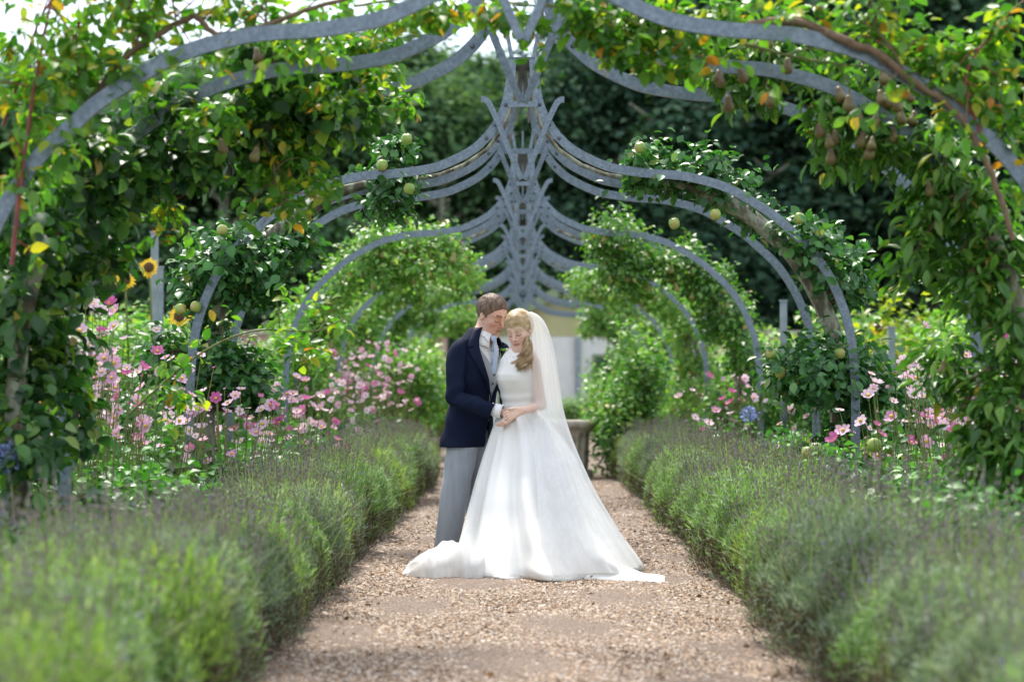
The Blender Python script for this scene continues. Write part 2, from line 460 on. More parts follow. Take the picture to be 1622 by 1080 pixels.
def single_leaves(parent, c, rad, n, L, kind, wr=0.62, droop=0.5):
    for _ in range(n):
        d = unit(rng.normal(size=3)); 
        if d[1] > 0.1: d[1] *= -1
        p = np.asarray(c) + d * np.asarray(rad) * rng.uniform(0.75, 1.1)
        put_leaf(parent, p, d * 0.5 + np.array((0, -0.3, .5)) + rng.normal(size=3) * .4, d * .6 + rng.normal(size=3) * .5 + np.array((0, 0, -droop)), L * rng.uniform(.75, 1.2), kind, wr)


# ------------------------------------------------------------------ woodland behind the garden
def crown_mesh(name, mat, seed, n=22000, size=0.26):
    global rng
    keep = rng; rng = np.random.default_rng(seed)
    mb = MB()
    for k in range(17):
        a = rng.uniform(0, 2 * pi); h = rng.uniform(0.12, 0.95); rr = (1 - (h - 0.4) ** 2 * 1.7) * rng.uniform(0.35, 0.8)
        c = np.array((cos(a) * rr * 3.2, sin(a) * rr * 3.2, 2.2 + h * 9.0))
        clump(mb, c, np.array((1.5, 1.5, 1.15)) * rng.uniform(0.75, 1.3), n // 17, size, T4, sub=22, droop=0.3, up=0.9, wr=0.85, spread=0.30)
    me = mb.mesh(name, M[mat]); rng = keep
    return me


def trunk_mesh(name):
    mb = MB()
    tube(mb, spline([(0, 0, -0.3), (0.1, 0.05, 3), (-0.1, 0, 6), (0.1, 0, 10)], 12), np.linspace(0.35, 0.06, 12), 9)
    for k in range(9):
        a = k * 2.4; h = 2.5 + k * 0.75
        tube(mb, spline([(0, 0, h), (cos(a) * 1.4, sin(a) * 1.4, h + 0.9), (cos(a) * 2.6, sin(a) * 2.6, h + 1.5)], 6), np.linspace(0.13, 0.03, 6), 6)
    return mb.mesh(name, M['bark'])


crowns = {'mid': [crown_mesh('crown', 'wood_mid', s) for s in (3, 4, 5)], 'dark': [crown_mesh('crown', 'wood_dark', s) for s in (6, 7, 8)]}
trunkme = trunk_mesh('trunk')


def wood_tree(x, y, h, kind, wide=1.0):
    t = empty('woodland_tree', (x, y, 0), random.uniform(0, 6.28))
    for nm, me in (('crown', random.choice(crowns[kind])), ('trunk', trunkme)):
        o = bpy.data.objects.new(nm, me); COL.objects.link(o); o.parent = t
    s = h / 11.6
    t.scale = (s * wide, s * wide, s)
    if kind == 'mid':
        tag(t, 'mid green leafy woodland tree beyond the garden on the left of the arch tops', 'tree', 'sunlit woodland trees left of the arch tops')
    else:
        tag(t, 'dark green woodland tree beyond the garden behind and right of arch tops', 'tree', 'dark woodland trees right of the arch tops')


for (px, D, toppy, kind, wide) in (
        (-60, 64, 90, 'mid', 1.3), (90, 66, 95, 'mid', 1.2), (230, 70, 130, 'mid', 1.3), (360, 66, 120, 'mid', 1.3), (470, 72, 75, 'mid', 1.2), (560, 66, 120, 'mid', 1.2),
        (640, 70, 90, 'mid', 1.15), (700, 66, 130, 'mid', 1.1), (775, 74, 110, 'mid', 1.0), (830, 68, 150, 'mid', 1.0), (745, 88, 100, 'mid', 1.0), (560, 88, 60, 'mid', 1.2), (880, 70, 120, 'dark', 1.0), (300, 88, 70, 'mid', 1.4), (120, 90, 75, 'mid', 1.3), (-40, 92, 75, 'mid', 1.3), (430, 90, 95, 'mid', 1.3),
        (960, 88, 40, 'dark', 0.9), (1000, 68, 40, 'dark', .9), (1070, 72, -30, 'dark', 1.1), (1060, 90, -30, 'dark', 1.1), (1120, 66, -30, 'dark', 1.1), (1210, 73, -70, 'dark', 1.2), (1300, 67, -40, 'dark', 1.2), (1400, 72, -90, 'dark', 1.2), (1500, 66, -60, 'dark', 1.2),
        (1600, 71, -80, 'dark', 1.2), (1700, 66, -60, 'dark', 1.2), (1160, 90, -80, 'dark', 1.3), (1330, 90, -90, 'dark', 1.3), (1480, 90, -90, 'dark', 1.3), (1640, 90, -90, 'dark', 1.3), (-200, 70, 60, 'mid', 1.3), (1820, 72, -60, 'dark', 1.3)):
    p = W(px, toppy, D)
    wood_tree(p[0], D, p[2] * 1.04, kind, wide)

# wooded slope rising behind
mb = MB()
nx, ny = 60, 30
X, Y = np.meshgrid(np.linspace(-150, 150, nx), np.linspace(96, 240, ny))
Z = np.clip((Y - 96) / 50, 0, 1) ** 1.3 * (7.0 + 3.5 * np.clip(X / 25, -0.6, 1.5)) + rng.uniform(-.4, .4, X.shape) - 0.3
mb.add(np.stack([X, Y, Z], -1).reshape(-1, 3), grid_faces(nx, ny))
tag(mb.build('wooded_hill', pmat('hill_cover', [(0.3, (0.02, 0.04, 0.02)), (0.7, (0.06, 0.10, 0.04))], rough=0.95, scale=0.8, bump=0.5)), kind='structure')

# undergrowth along the wood's foot
mb = MB()
for k in range(46):
    x = -34 + k * 1.5
    clump(mb, (x, 61 + rng.uniform(-1, 1), rng.uniform(0.8, 3.6)), (1.6, 1.2, 1.6), 170, 0.36, T4, sub=10, wr=0.75)
tag(mb.build('woodland_undergrowth', M['wood_dark']), kind='stuff')

# garden wall of old brick
wall = empty('garden_wall', (0, 58, 0))
mb = MB(); box(mb, (-22, 0, 1.3), (39.6, 0.34, 2.6)); mb.build('brickwork', M['brick'], wall, smooth=False)
mb = MB(); box(mb, (24, 0, 1.3), (42, 0.34, 2.6)); mb.build('brickwork', M['brick'], wall, smooth=False)
mb = MB(); box(mb, (-22, 0, 2.66), (39.6, 0.46, 0.115)); mb.build('coping', M['limestone'], wall, smooth=False)
mb = MB(); box(mb, (24, 0, 2.66), (42, 0.46, 0.115)); mb.build('coping', M['limestone'], wall, smooth=False)
tag(wall, 'long low pinkish brick wall behind the garden beds', 'wall')

# garden house at the end of the path
gh = empty('garden_house', (1.0, 51.5, 0))
mb = MB(); box(mb, (0, 2.0, 1.2), (4.5, 4, 2.4)); mb.build('wall', M['render_white'], gh, smooth=False)
mb = MB()
gx = [(-2.25, 2.41), (2.25, 2.41), (0, 3.58)]
mb.add([(x, -0.01, z) for x, z in gx] + [(x, 3.95, z) for x, z in gx], [[0, 1, 2], [5, 4, 3]])
mb.add([(x, -0.01, z) for x, z in gx] + [(x, 3.95, z) for x, z in gx], [[0, 3, 4, 1]])
mb.build('gable', M['cream'], gh, smooth=False)
sl = math.atan2(1.17, 2.25)
for s in (-1, 1):
    Rm = np.array(((cos(sl), 0, s * -sin(sl) * -1), (0, 1, 0), (s * sin(sl) * -1, 0, cos(sl))))
    Rm = np.array(((cos(sl), 0, s * sin(sl)), (0, 1, 0), (-s * sin(sl), 0, cos(sl))))
    mb = MB(); box(mb, (s * 1.27, 1.95, 3.02), (2.95, 4.5, 0.07), Rm); mb.build('roof', M['slate'], gh, smooth=False)
    mb = MB(); box(mb, (s * 1.25, -0.34, 2.95), (2.9, 0.05, 0.24), Rm); mb.build('bargeboard', M['greenpaint'], gh, smooth=False)
dr = MB(); box(dr, (-1.2, -0.03, 1.0), (0.9, 0.05, 2.0)); dr = dr.build('door', M['greenpaint'], gh, smooth=False)
mb = MB(); box(mb, (-0.85, -0.08, 1.0), (0.04, 0.05, 0.12)); mb.build('handle', M['bolt'], dr, smooth=False)
wf = MB(); box(wf, (1.25, -0.03, 1.45), (0.9, 0.06, 1.0)); wf = wf.build('window', M['greenpaint'], gh, smooth=False)
for sx in (-1, 1):
    mb = MB(); box(mb, (1.25 + sx * 0.2, -0.065, 1.45), (0.34, 0.02, 0.84)); mb.build('pane', M['glass'], wf, smooth=False)
mb = MB(); box(mb, (0.42, -0.06, 1.2), (0.14, 0.1, 2.36)); mb.build('downpipe', M['post'], gh, smooth=False)
tag(gh, 'small white garden house with cream gable and green bargeboards behind the bride', 'building')

# stone pedestal on the path
pd = empty('stone_pedestal', (0.50, 25.4, 0))
def lathe(mb, prof, seg=32, flute=0.0, nf=16, mi=0):
    a = np.arange(seg) * 2 * pi / seg
    V = []
    for q_ in prof:
        r, z, fl = (*q_, 0)[:3]
        rr = r * (1 - fl * flute * (0.5 + 0.5 * np.cos(a * nf)))
        V.append(np.stack([rr * np.cos(a), rr * np.sin(a), np.full(seg, z)], -1))
    mb.add(np.concatenate(V), grid_faces(seg, len(prof), True), mi)
    mb.add(V[0], [list(range(seg))[::-1]], mi); mb.add(V[-1], [list(range(seg))], mi)
mb = MB(); lathe(mb, [(0.40, 0.003, 0), (0.40, 0.09, 0), (0.36, 0.12, 0)]); mb.build('base', M['limestone'], pd)
mb = MB(); lathe(mb, [(0.33, 0.115, 0), (0.34, 0.15, 1), (0.355, 0.5, 1), (0.36, 0.60, 0)], 128, 0.12, 16); mb.build('fluted_drum', M['limestone'], pd)
mb = MB(); lathe(mb, [(0.37, 0.595, 0), (0.40, 0.64, 0), (0.43, 0.66, 0), (0.43, 0.725, 0), (0.41, 0.74, 0)], 48); mb.build('top', M['limestone'], pd)
tag(pd, 'round weathered stone pedestal on the path behind the white gown', 'pedestal')

# ------------------------------------------------------------------ the arches
S2 = 210.0
prof_px = [(528, 863), (529, 690), (529, 640), (527, 584), (518, 515), (494, 450), (460, 397), (424, 362), (393, 336), (328, 298), (272, 281), (238, 276), (200, 273.5), (165, 269), (130, 261), (85.6, 240), (60, 219), (45, 200), (29, 170), (21, 135), (17, 93)]
prof = np.array([(o / S2, CH + (HY - y) / S2) for o, y in prof_px])
RIB = spline(prof, 110)                 # (r, z) from the ground to the tip
RIB[0, 1] = -0.05
RS = np.concatenate(([0], np.cumsum(np.linalg.norm(np.diff(RIB, axis=0), axis=1))))


def rib_at(s):
    return np.array((np.interp(s, RS, RIB[:, 0]), np.interp(s, RS, RIB[:, 1])))


def band(mb, P, w, y0, y1, mi=0):
    """flat bar swept along P=(x,z), w wide in the plane, from y0 to y1 in depth"""
    P = np.asarray(P, float); n = len(P)
    T = unit(np.gradient(P, axis=0)); N = np.stack([-T[:, 1], T[:, 0]], -1)
    w = np.broadcast_to(np.asarray(w, float), (n,))[:, None]
    a, b = P + N * w / 2, P - N * w / 2
    V = np.stack([np.column_stack([a[:, 0], np.full(n, y0), a[:, 1]]), np.column_stack([b[:, 0], np.full(n, y0), b[:, 1]]),
                  np.column_stack([b[:, 0], np.full(n, y1), b[:, 1]]), np.column_stack([a[:, 0], np.full(n, y1), a[:, 1]])], 1)
    F = []
    i = np.arange(n - 1)[:, None] * 4; j = np.arange(4)[None]; j2 = (j + 1) % 4
    F = np.stack([i + j, i + 4 + j, i + 4 + j2, i + j2], -1).reshape(-1, 4)
    mb.add(V.reshape(-1, 3), F, mi)
    mb.add(V[0], [[0, 1, 2, 3]], mi); mb.add(V[-1], [[3, 2, 1, 0]], mi)
    return mb


def px2(o, y):
    return (o / S2, CH + (HY - y) / S2)


def make_arch():
    t = empty('metal_arch')
    for j in range(3):
        y = float(j)
        for s in (-1, 1):
            mb = MB(); band(mb, RIB * (s, 1), 0.067, y - 0.014, y + 0.014); mb.build('rib', M['metal'], t, smooth=False)
        for yy, hw in () if j == 1 else (((164, 24),), ((190, 34),), ((190, 34),))[j]:
            mb = MB(); z = px2(0, yy)[1]; box(mb, (0, y - 0.021, z), (hw * 2 / S2, 0.012, 0.045)); mb.build('crossbar', M['metal'], t, smooth=False)
        for s in (-1, 1):
            for (o, yy) in ((27, 165), (42, 197), (58, 218)):
                mb = MB(); x, z = px2(o * s, yy)
                tube(mb, [(x, y - 0.014, z), (x, y - 0.022, z), (x, y - 0.030, z)], [0.014, 0.014, 0.007], 8)
                mb.build('bolt', M['bolt'], t)
        if j == 1: continue
        for s in (-1, 1):
            pts = ((66, 157.5), (60, 158), (54, 163), (46, 179), (38, 197), (28, 222), (15, 254), (2, 284))
            mb = MB(); q = spline([px2(s * o, yy) for o, yy in pts], 26)
            band(mb, q, np.linspace(0.046, 0.038, 26), y - 0.044 - (0.002 if s > 0 else 0.026), y - 0.024 - (0.002 if s > 0 else 0.026)); mb.build('curled_brace', M['metal'], t, smooth=False)
    for j in (1,):
        for s in (-1, 1):
            mb = MB(); band(mb, spline([px2(s * 15, 92), px2(s * 18, 60), px2(s * 28, 6)], 8), 0.032, j - 0.01, j + 0.01); mb.build('finial', M['metal'], t, smooth=False)
    mb = MB(); tube(mb, [(0, 1, px2(0, 150)[1]), (0, 1, px2(0, 20)[1])], 0.011, 6); mb.build('finial_rod', M['metal'], t)
    for s in (-1, 1):
        mb = MB(); box(mb, (s * 0.05, 1, px2(0, 130)[1]), (0.018, 1.94, 0.09)); mb.build('ridge_bar', M['metal'], t, smooth=False)
        mb = MB(); box(mb, (s * 0.10, 1, px2(0, 206)[1]), (0.014, 1.94, 0.035)); mb.build('ridge_rail', M['metal'], t, smooth=False)
    mb = MB(); box(mb, (0, 1, px2(0, 90)[1]), (0.19, 1.96, 0.018)); mb.build('ridge_cap', M['bolt'], t, smooth=False)
    return t


def copy_tree(o, parent=None):
    c = o.copy(); COL.objects.link(c)
    if parent is not None: c.parent = parent
    for ch in list(o.children): copy_tree(ch, c)
    return c


GD = [8.95] + [9.05 + 6.03 * k for k in range(1, 7)]
ARCH_LABEL = [
    'nearest grey steel arch, cut off by the top of the photo, hung with pears',
    'second grey steel arch, whose pointed crown stands just above the couple',
    'third grey steel arch from the front, next behind the one above the couple',
    'fourth grey steel arch from the front, pale pear leaves along its shoulders',
    'fifth grey steel arch from the front, above and behind the groom\'s head',
    'sixth grey steel arch, small and blurred behind the couple\'s heads',
    'farthest and smallest grey steel arch, in front of the garden house']
arch0 = make_arch()
for k, D in enumerate(GD):
    a = arch0 if k == 0 else copy_tree(arch0)
    a.location = (0, D, 0)
    tag(a, ARCH_LABEL[k], 'arch', 'steel arches in a row over the gravel path')
# ------------------------------------------------------------------ fruit trees trained over the arches
def fruit_mesh(kind, mat):
    mb = MB()
    if kind == 'apple':
        prof_ = [(0.004, 0.030), (0.016, 0.036), (0.030, 0.028), (0.037, 0.008), (0.035, -0.014), (0.026, -0.030), (0.012, -0.036), (0.003, -0.031)]
    else:
        prof_ = [(0.004, 0.050), (0.012, 0.048), (0.017, 0.034), (0.021, 0.016), (0.030, -0.004), (0.034, -0.022), (0.030, -0.038), (0.017, -0.047), (0.003, -0.045)]
    lathe(mb, prof_[::-1], 12)
    tube(mb, [(0, 0, prof_[0][1] - 0.008), (0.003, 0, prof_[0][1] + 0.012), (0.008, 0, prof_[0][1] + 0.03)], 0.002, 5, 1)
    return mb.mesh(kind, [M[mat], M['twig']])


FR = {'apple': fruit_mesh('apple', 'apple'), 'pear': fruit_mesh('pear', 'pear'), 'green_pear': fruit_mesh('pear', 'pear_green')}


def put_fruit(parent, p, kind, s=1.0):
    o = bpy.data.objects.new('apple' if kind == 'apple' else 'pear', FR[kind]); COL.objects.link(o)
    o.parent = parent; o.location = tuple(p); o.scale = (s,) * 3
    o.rotation_euler = (rng.uniform(-.35, .35), rng.uniform(-.35, .35), rng.uniform(0, 6))
    return o


def arch_trunk(side, D, s0, s1, r0, r1, yoff=0.5, inset=0.06):
    """trunk that climbs along the inside of the ribs"""
    S = np.linspace(s0, s1, 26)
    P = np.array([rib_at(s) for s in S])
    w = np.sin(np.linspace(0, 9, 26)) * 0.03
    pts = np.column_stack([side * (P[:, 0] - inset + w), D + yoff + 0.05 * np.sin(np.linspace(1, 7, 26)), P[:, 1]])
    pts[0, 2] = -0.05
    rr = np.where(S < 3.1, r0 - (r0 - .06) * S / 3.1, np.maximum(r1 * .5, .05 - (S - 3.1) * .06))
    mb = MB(); tube(mb, pts, rr, 11, jitter=0.16)
    return mb, pts


def arch_tree(name, label, side, g, clumps, leafm, n, L, wr, fruit, nf, near=0, group=None, tpl=T4, droop=0.5, yoff=0.5, trunk_r=0.085, s1=5.3, nfscale=1.0):
    D = GD[g]
    t = empty(name, (0, D, 0)); tag(t, label, name.replace('_', ' '), group)
    mb, pts = arch_trunk(side, 0.0, 0, s1, trunk_r, 0.03, yoff)
    limb = MB(); fol = MB()
    tot = sum(c[2] ** 2 for c in clumps)
    for (r, z, rad, ys) in clumps:
        c = np.array((side * r, ys, z))
        k = int(n * rad ** 2 / tot)
        q = pts[np.argmin(np.sum((pts - c) ** 2, 1))]
        clump(fol, c, (rad * 1.05, min(1.0, rad * 2.2), rad * 0.9), k, L, tpl, sub=12, droop=droop, wr=wr, limb=limb, src=q)
        tube(limb, spline([q, (q + c) / 2 + (0, 0, 0.05), c], 6), np.linspace(0.028, 0.012, 6), 6, cap=False)
    mb.build('trunk', M['bark'], t)
    tag(limb.build('limbs', M['twig'], t), kind='stuff')
    tag(fol.build('foliage', M[leafm], t), kind='stuff')
    for i in range(nf):
        r, z, rad, ys = clumps[i % len(clumps)]
        put_fruit(t, (side * r + rng.uniform(-.8, .8) * rad, ys - rad * rng.uniform(0.6, 1.6), z - rad * rng.uniform(0.1, 1.0)), fruit, nfscale * rng.uniform(.85, 1.1))
    if near:
        for (r, z, rad, ys) in clumps:
            single_leaves(t, (side * r, ys - 0.1, z), (rad * 1.1, rad * 1.5, rad), max(2, near // len(clumps)), L, leafm + '_one', wr, droop)
    return t


# second arch: apples, crisp in focus
clR = [(0.92, 2.90, .20, .4), (1.15, 2.92, .20, .6), (1.4, 2.86, .21, .5), (1.62, 2.74, .2, .6), (1.85, 2.58, .16, .9), (2.2, 2.32, .24, .3), (2.42, 2.12, .24, .5), (2.55, 1.95, .16, .7),
       (2.05, 1.27, .2, .3), (2.28, 1.33, .25, .2), (2.55, 1.28, .26, .5), (2.82, 1.2, .20, .4), (2.52, 0.92, .10, .3)]
clL = [(0.98, 3.02, .15, .5), (1.0, 2.82, .17, .4), (1.05, 2.62, .15, .5), (1.3, 2.86, .08, .8), (1.75, 2.35, .15, .5), (2.0, 2.22, .26, .4), (2.28, 2.2, .25, .4), (2.5, 2.02, .2, .5), (2.1, 1.98, .2, .3), (2.42, 1.72, .14, .6),
       (2.15, 1.25, .2, .4), (2.35, 1.35, .26, .4), (2.6, 1.25, .26, .5), (2.8, 1.45, .2, .6), (2.05, 1.1, .14, .6)]
tr = arch_tree('apple_tree', 'lichen-barked apple tree trained up the right side of the second arch', 1, 1, clR, 'apple_leaf', 7000, 0.082, .68, 'apple', 0, near=66, group='fruit trees trained over the arches', tpl=T10, droop=.35)
for px_, py_ in ((1014, 234), (1266, 346), (1133, 340), (1068, 354), (1222, 560), (1236, 590), (1330, 560)):
    p = W(px_, py_, GD[1] - .05); put_fruit(tr, (p[0], -.05, p[2]), 'apple', 1.15)
tl = arch_tree('apple_tree', 'lichen-barked apple tree trained up the left side of the second arch', -1, 1, clL, 'apple_leaf', 7000, 0.082, .68, 'apple', 0, near=66, group='fruit trees trained over the arches', tpl=T10, droop=.35)
for px_, py_ in ((644, 221), (648, 299), (605, 262), (286, 490), (310, 486), (352, 365)):
    p = W(px_, py_, GD[1] - .05); put_fruit(tl, (p[0], -.05, p[2]), 'apple', 1.15)

ORD = ['nearest', 'second', 'third', 'fourth', 'fifth', 'sixth', 'farthest']
SD = {1: 'right', -1: 'left'}
base3 = [(0.75, 2.62, .2, .6), (0.95, 2.75, .24, .5), (1.2, 2.8, .25, .8), (1.45, 2.75, .27, .6), (1.7, 2.6, .26, .9), (1.95, 2.42, .27, .6), (1.25, 2.5, .22, .5), (1.55, 2.42, .22, .6), (0.95, 2.48, .18, .4), (2.2, 2.2, .26, .8), (2.45, 1.95, .27, .7), (2.2, 1.85, .22, 1.1),
         (2.35, 1.55, .24, .6), (2.6, 1.45, .25, .9), (2.3, 1.15, .25, .7), (2.55, 1.0, .24, .5), (2.15, .85, .18, .9), (2.5, .65, .22, .6)]
for g in range(2, 7):
    for side in (-1, 1):
        cl = [(r + rng.uniform(-.08, .08), z + rng.uniform(-.06, .06), a * rng.uniform(.85, 1.2), ys + rng.uniform(-.2, .5)) for r, z, a, ys in base3 if rng.random() < .95]
        if g >= 4: cl = [c for c in cl if c[0] > (1.45 if side > 0 else 1.15)]
        if g == 2 and side == 1: cl = [c for c in cl if c[0] > 0.85]
        arch_tree('pear_tree', '%s pear tree on the %s side of the %s arch' % ('pale green leafy', SD[side], ORD[g]), side, g, cl, 'light_leaf' if (g + side) % 3 else 'pear_leaf', [0, 0, 10500, 8500, 6500, 5000, 4200][g],
                  [0, 0, .075, .08, .09, .1, .11][g], .6, 'green_pear', [0, 0, 22, 8, 0, 0, 0][g], group='fruit trees trained over the arches', droop=.5, s1=4.3, trunk_r=.065, yoff=1.45)

# nearest arch: big dark pear on the left, hanging pear on the right
def px_tree(name, label, side, clumps, leafm, dens, L, wr, near, tpl, droop, group, g=0, trunk=True, sub=13):
    D0 = GD[g]
    t = empty(name, (0, D0, 0)); tag(t, label, name.replace('_', ' '), group)
    off = np.array((0, D0, 0))
    fol = MB(); limb = MB()
    if trunk:
        mb, pts = arch_trunk(side, 0, 0, 5.6, 0.085, 0.012, 0.5)
        mb = MB(); kp = 10; tube(mb, pts[:kp] + np.array((0, .28, 0)), np.linspace(.085, .03, kp), 11, jitter=.16)
        pts = pts + np.array((0, .28, 0))
    for (px, py, rx, ry, D) in clumps:
        s = D / FPX
        c = W(px, py, D) - off
        src = pts[np.argmin(np.sum((pts - c) ** 2, 1))] if trunk else c
        clump(fol, c, (rx * s, max(.16, min(rx, ry) * s * 1.1), ry * s), int(dens * (rx * ry) / 100), L, tpl, sub=sub, droop=droop, wr=wr)
        if near:
            single_leaves(t, c - (0, .12, 0), (rx * s, .2, ry * s), max(1, int(near * rx * ry / 6000)), L, leafm + '_one', wr, droop)
        if trunk and np.linalg.norm(src - c) < .42 and c[2] < 2.2: tube(limb, spline([src, (src + c) / 2 + (0, 0, .05), c], 6), np.linspace(0.014, 0.006, 6), 6, cap=False)
    if trunk: mb.build('trunk', M['bark'], t)
    if limb.n: tag(limb.build('limbs', M['twig'], t), kind='stuff')
    tag(fol.build('foliage', M[leafm], t), kind='stuff')
    return t


leftcl = [(20, 560, 80, 90, 9.9), (100, 590, 60, 80, 10.2), (50, 470, 90, 80, 9.9), (110, 400, 90, 70, 10.1), (30, 690, 70, 80, 9.7), (125, 670, 34, 60, 10.2), (180, 405, 50, 40, 10.3),
          (40, 360, 70, 60, 9.6), (150, 300, 80, 70, 9.9), (230, 250, 80, 70, 10.1), (165, 345, 45, 40, 10.2), (310, 210, 80, 70, 10.3), (300, 270, 50, 40, 10.2), (390, 165, 80, 65, 10.4), (400, 222, 60, 36, 10.3), (480, 150, 70, 60, 10.5), (500, 205, 55, 42, 10.5), (555, 180, 40, 40, 10.6),
          (120, 230, 70, 50, 9.6), (260, 160, 50, 40, 9.9), (460, 85, 50, 40, 10.2), (380, 95, 50, 35, 10.1), (540, 110, 40, 40, 10.5)]
nt = px_tree('pear_tree', 'big dark-leaved pear tree smothering the left side of the nearest arch', -1, leftcl, 'dark_leaf', 5.4, 0.09, .70, 5, T10, .75, 'fruit trees trained over the arches')
for px_, py_ in ((408, 88), (412, 105), (404, 245), (352, 232)):
    p = W(px_, py_, 9.7); put_fruit(nt, p - (0, GD[0], 0), 'pear', .78)

rightcl = [(1120, 75, 60, 40, 10.2), (1180, 100, 70, 45, 10.3), (1250, 90, 70, 45, 10.2), (1160, 130, 40, 30, 10.2), (1215, 150, 30, 25, 10.2), (1330, 165, 55, 60, 10.2), (1300, 225, 28, 50, 10.2), (1345, 240, 30, 40, 10.2), (1400, 190, 60, 55, 10.1), (1450, 215, 60, 55, 10.0), (1400, 240, 45, 30, 10.0), (1500, 260, 60, 55, 9.9), (1475, 310, 50, 45, 10.0),
           (1545, 320, 60, 60, 9.9), (1590, 400, 50, 70, 9.8), (1470, 350, 45, 40, 9.9), (1450, 400, 38, 45, 9.9), (1520, 400, 60, 50, 9.9), (1560, 470, 60, 60, 9.8), (1600, 540, 40, 70, 9.7), (1500, 560, 40, 35, 10.0), (1540, 600, 55, 50, 9.9), (1480, 600, 30, 40, 10.0), (1590, 640, 45, 60, 9.7), (1555, 690, 45, 60, 9.8), (1530, 740, 22, 40, 9.9), (1600, 740, 40, 70, 9.6), (1350, 110, 50, 40, 10.2)]
ntr = px_tree('pear_tree', 'pear tree with drooping leaves and brown pears on the right of the nearest arch', 1, rightcl, 'pear_leaf', 6.2, 0.098, .40, 5, T10, 1.5, 'fruit trees trained over the arches')
for px_, py_ in ((1395, 155), (1408, 160), (1422, 166), (1442, 152), (1430, 186), (1447, 188), (1402, 122), (1360, 188), (1390, 192), (1366, 222), (1381, 228), (1300, 207), (1312, 224), (1322, 218), (1318, 248), (1203, 70), (1216, 66), (1116, 95), (1136, 122), (1144, 127), (1176, 120), (1152, 165), (1222, 158), (1505, 592), (1512, 607), (1496, 582), (1530, 640), (1570, 585), (1590, 470), (1540, 430), (1470, 300), (1500, 260), (1250, 105), (1330, 150), (1345, 165), (1415, 215), (1375, 240)):
    p = W(px_ + rng.uniform(-3, 3), py_, 9.82 + rng.uniform(-.08, .1)); put_fruit(ntr, p - (0, GD[0], 0), 'pear', rng.uniform(.72, .92))


# climbing roses, canes and light shoots over the nearest arch
def rose(label, canes, clumps, D, n=7.0, L=0.074, near=6, leaf='rose_leaf', cane='twig'):
    t = empty('climbing_rose', (0, D, 0)); tag(t, label, 'climbing rose', 'climbing roses over the nearest arch')
    off = np.array((0, D, 0)); fol = MB()
    for pts, r, m in canes:
        mb = MB(); P = np.array([W(x, y, d) - off for x, y, d in pts]); P = spline(P, 40)
        P[1:-1] += rng.normal(size=(38, 3)) * r * 0.12
        tube(mb, P, np.linspace(r, r * .55, 40), 8); mb.build('cane', M[m], t)
        for k in range(3, 38, 5):
            q = P[k]; dd = unit(rng.normal(size=3)); dd[1] *= .5
            e = q + dd * rng.uniform(.12, .3)
            tw = MB(); tube(tw, spline([q, (q + e) / 2 + (0, 0, .02), e], 5), np.linspace(.005, .002, 5), 5, cap=False)
            tw.build('twig', M[m], t)
            clump(fol, e, (.1, .1, .1), 10, L, T10, sub=3, droop=.5, wr=.6)
    for (px, py, rx, ry, d) in clumps:
        s = d / FPX; c = W(px, py, d) - off
        clump(fol, c, (rx * s, .14, ry * s), int(n * rx * ry / 100), L, T10, sub=12, droop=.7, wr=.6)
        single_leaves(t, c, (rx * s, .15, ry * s), max(1, int(near * rx * ry / 5000)), L, leaf + '_one', .6, .7)
    tag(fol.build('foliage', M[leaf], t), kind='stuff')
    return t


rose('climbing rose with dark red canes at the far left edge of the nearest arch',
     [([(18, 420, 8.9), (38, 250, 8.9), (60, 110, 8.9), (85, -20, 8.9)], .011, 'redcane'), ([(5, 200, 9.1), (60, 40, 9.1), (90, -10, 9.1)], .008, 'redcane'), ([(135, 170, 9), (120, 60, 9), (160, -20, 9)], .007, 'redcane')],
     [(40, 60, 40, 30, 9), (110, 60, 60, 50, 9), (90, 130, 60, 50, 9), (140, 100, 50, 40, 9), (60, 200, 50, 40, 9), (40, 290, 40, 40, 9), (90, 240, 40, 40, 9), (180, 30, 50, 30, 9.1), (30, 150, 30, 30, 9)], 8.9, n=3.2)
rose('brown-caned climbing rose along the top left of the nearest arch',
     [([(140, 165, 9.0), (200, 90, 9.0), (290, 33, 9.0), (315, 30, 9.0), (345, 55, 9.0), (420, 40, 9.0), (490, 15, 9.0), (600, -15, 9.0)], .017, 'twig'), ([(215, 72, 9), (205, 0, 9), (190, -30, 9)], .006, 'twig'), ([(215, 72, 9), (230, 30, 9), (250, -20, 9)], .006, 'twig'), ([(280, 38, 9), (270, -10, 9)], .005, 'twig'), ([(420, 40, 9), (424, -20, 9)], .005, 'twig')],
     [(240, 30, 40, 22, 9), (380, 20, 50, 20, 9.1), (470, 40, 60, 35, 9.2), (560, 20, 50, 25, 9.3), (220, 100, 40, 40, 9), (520, 70, 50, 30, 9.5)], 9.0, n=3.6)
rose('yellowing climbing rose spray hanging below the left side of nearest arch',
     [([(400, 190, 10.3), (430, 250, 10.2), (440, 300, 10.2), (470, 330, 10.2)], .006, 'twig'), ([(290, 280, 10.3), (262, 330, 10.3), (245, 380, 10.3)], .006, 'redcane')],
     [(470, 60, 50, 30, 9.9), (560, 80, 50, 30, 10.2), (590, 120, 40, 30, 10.5), (520, 150, 50, 30, 10.1), (340, 180, 50, 30, 9.8), (440, 270, 60, 45, 10.3), (480, 240, 50, 40, 10.4), (430, 220, 50, 40, 10.4), (460, 330, 30, 30, 10.2), (510, 290, 30, 22, 10.3), (270, 330, 18, 40, 10.3), (600, 160, 40, 22, 10.7), (640, 165, 24, 30, 10.7), (600, 60, 40, 40, 10.2)], 10.2, n=6, near=10)
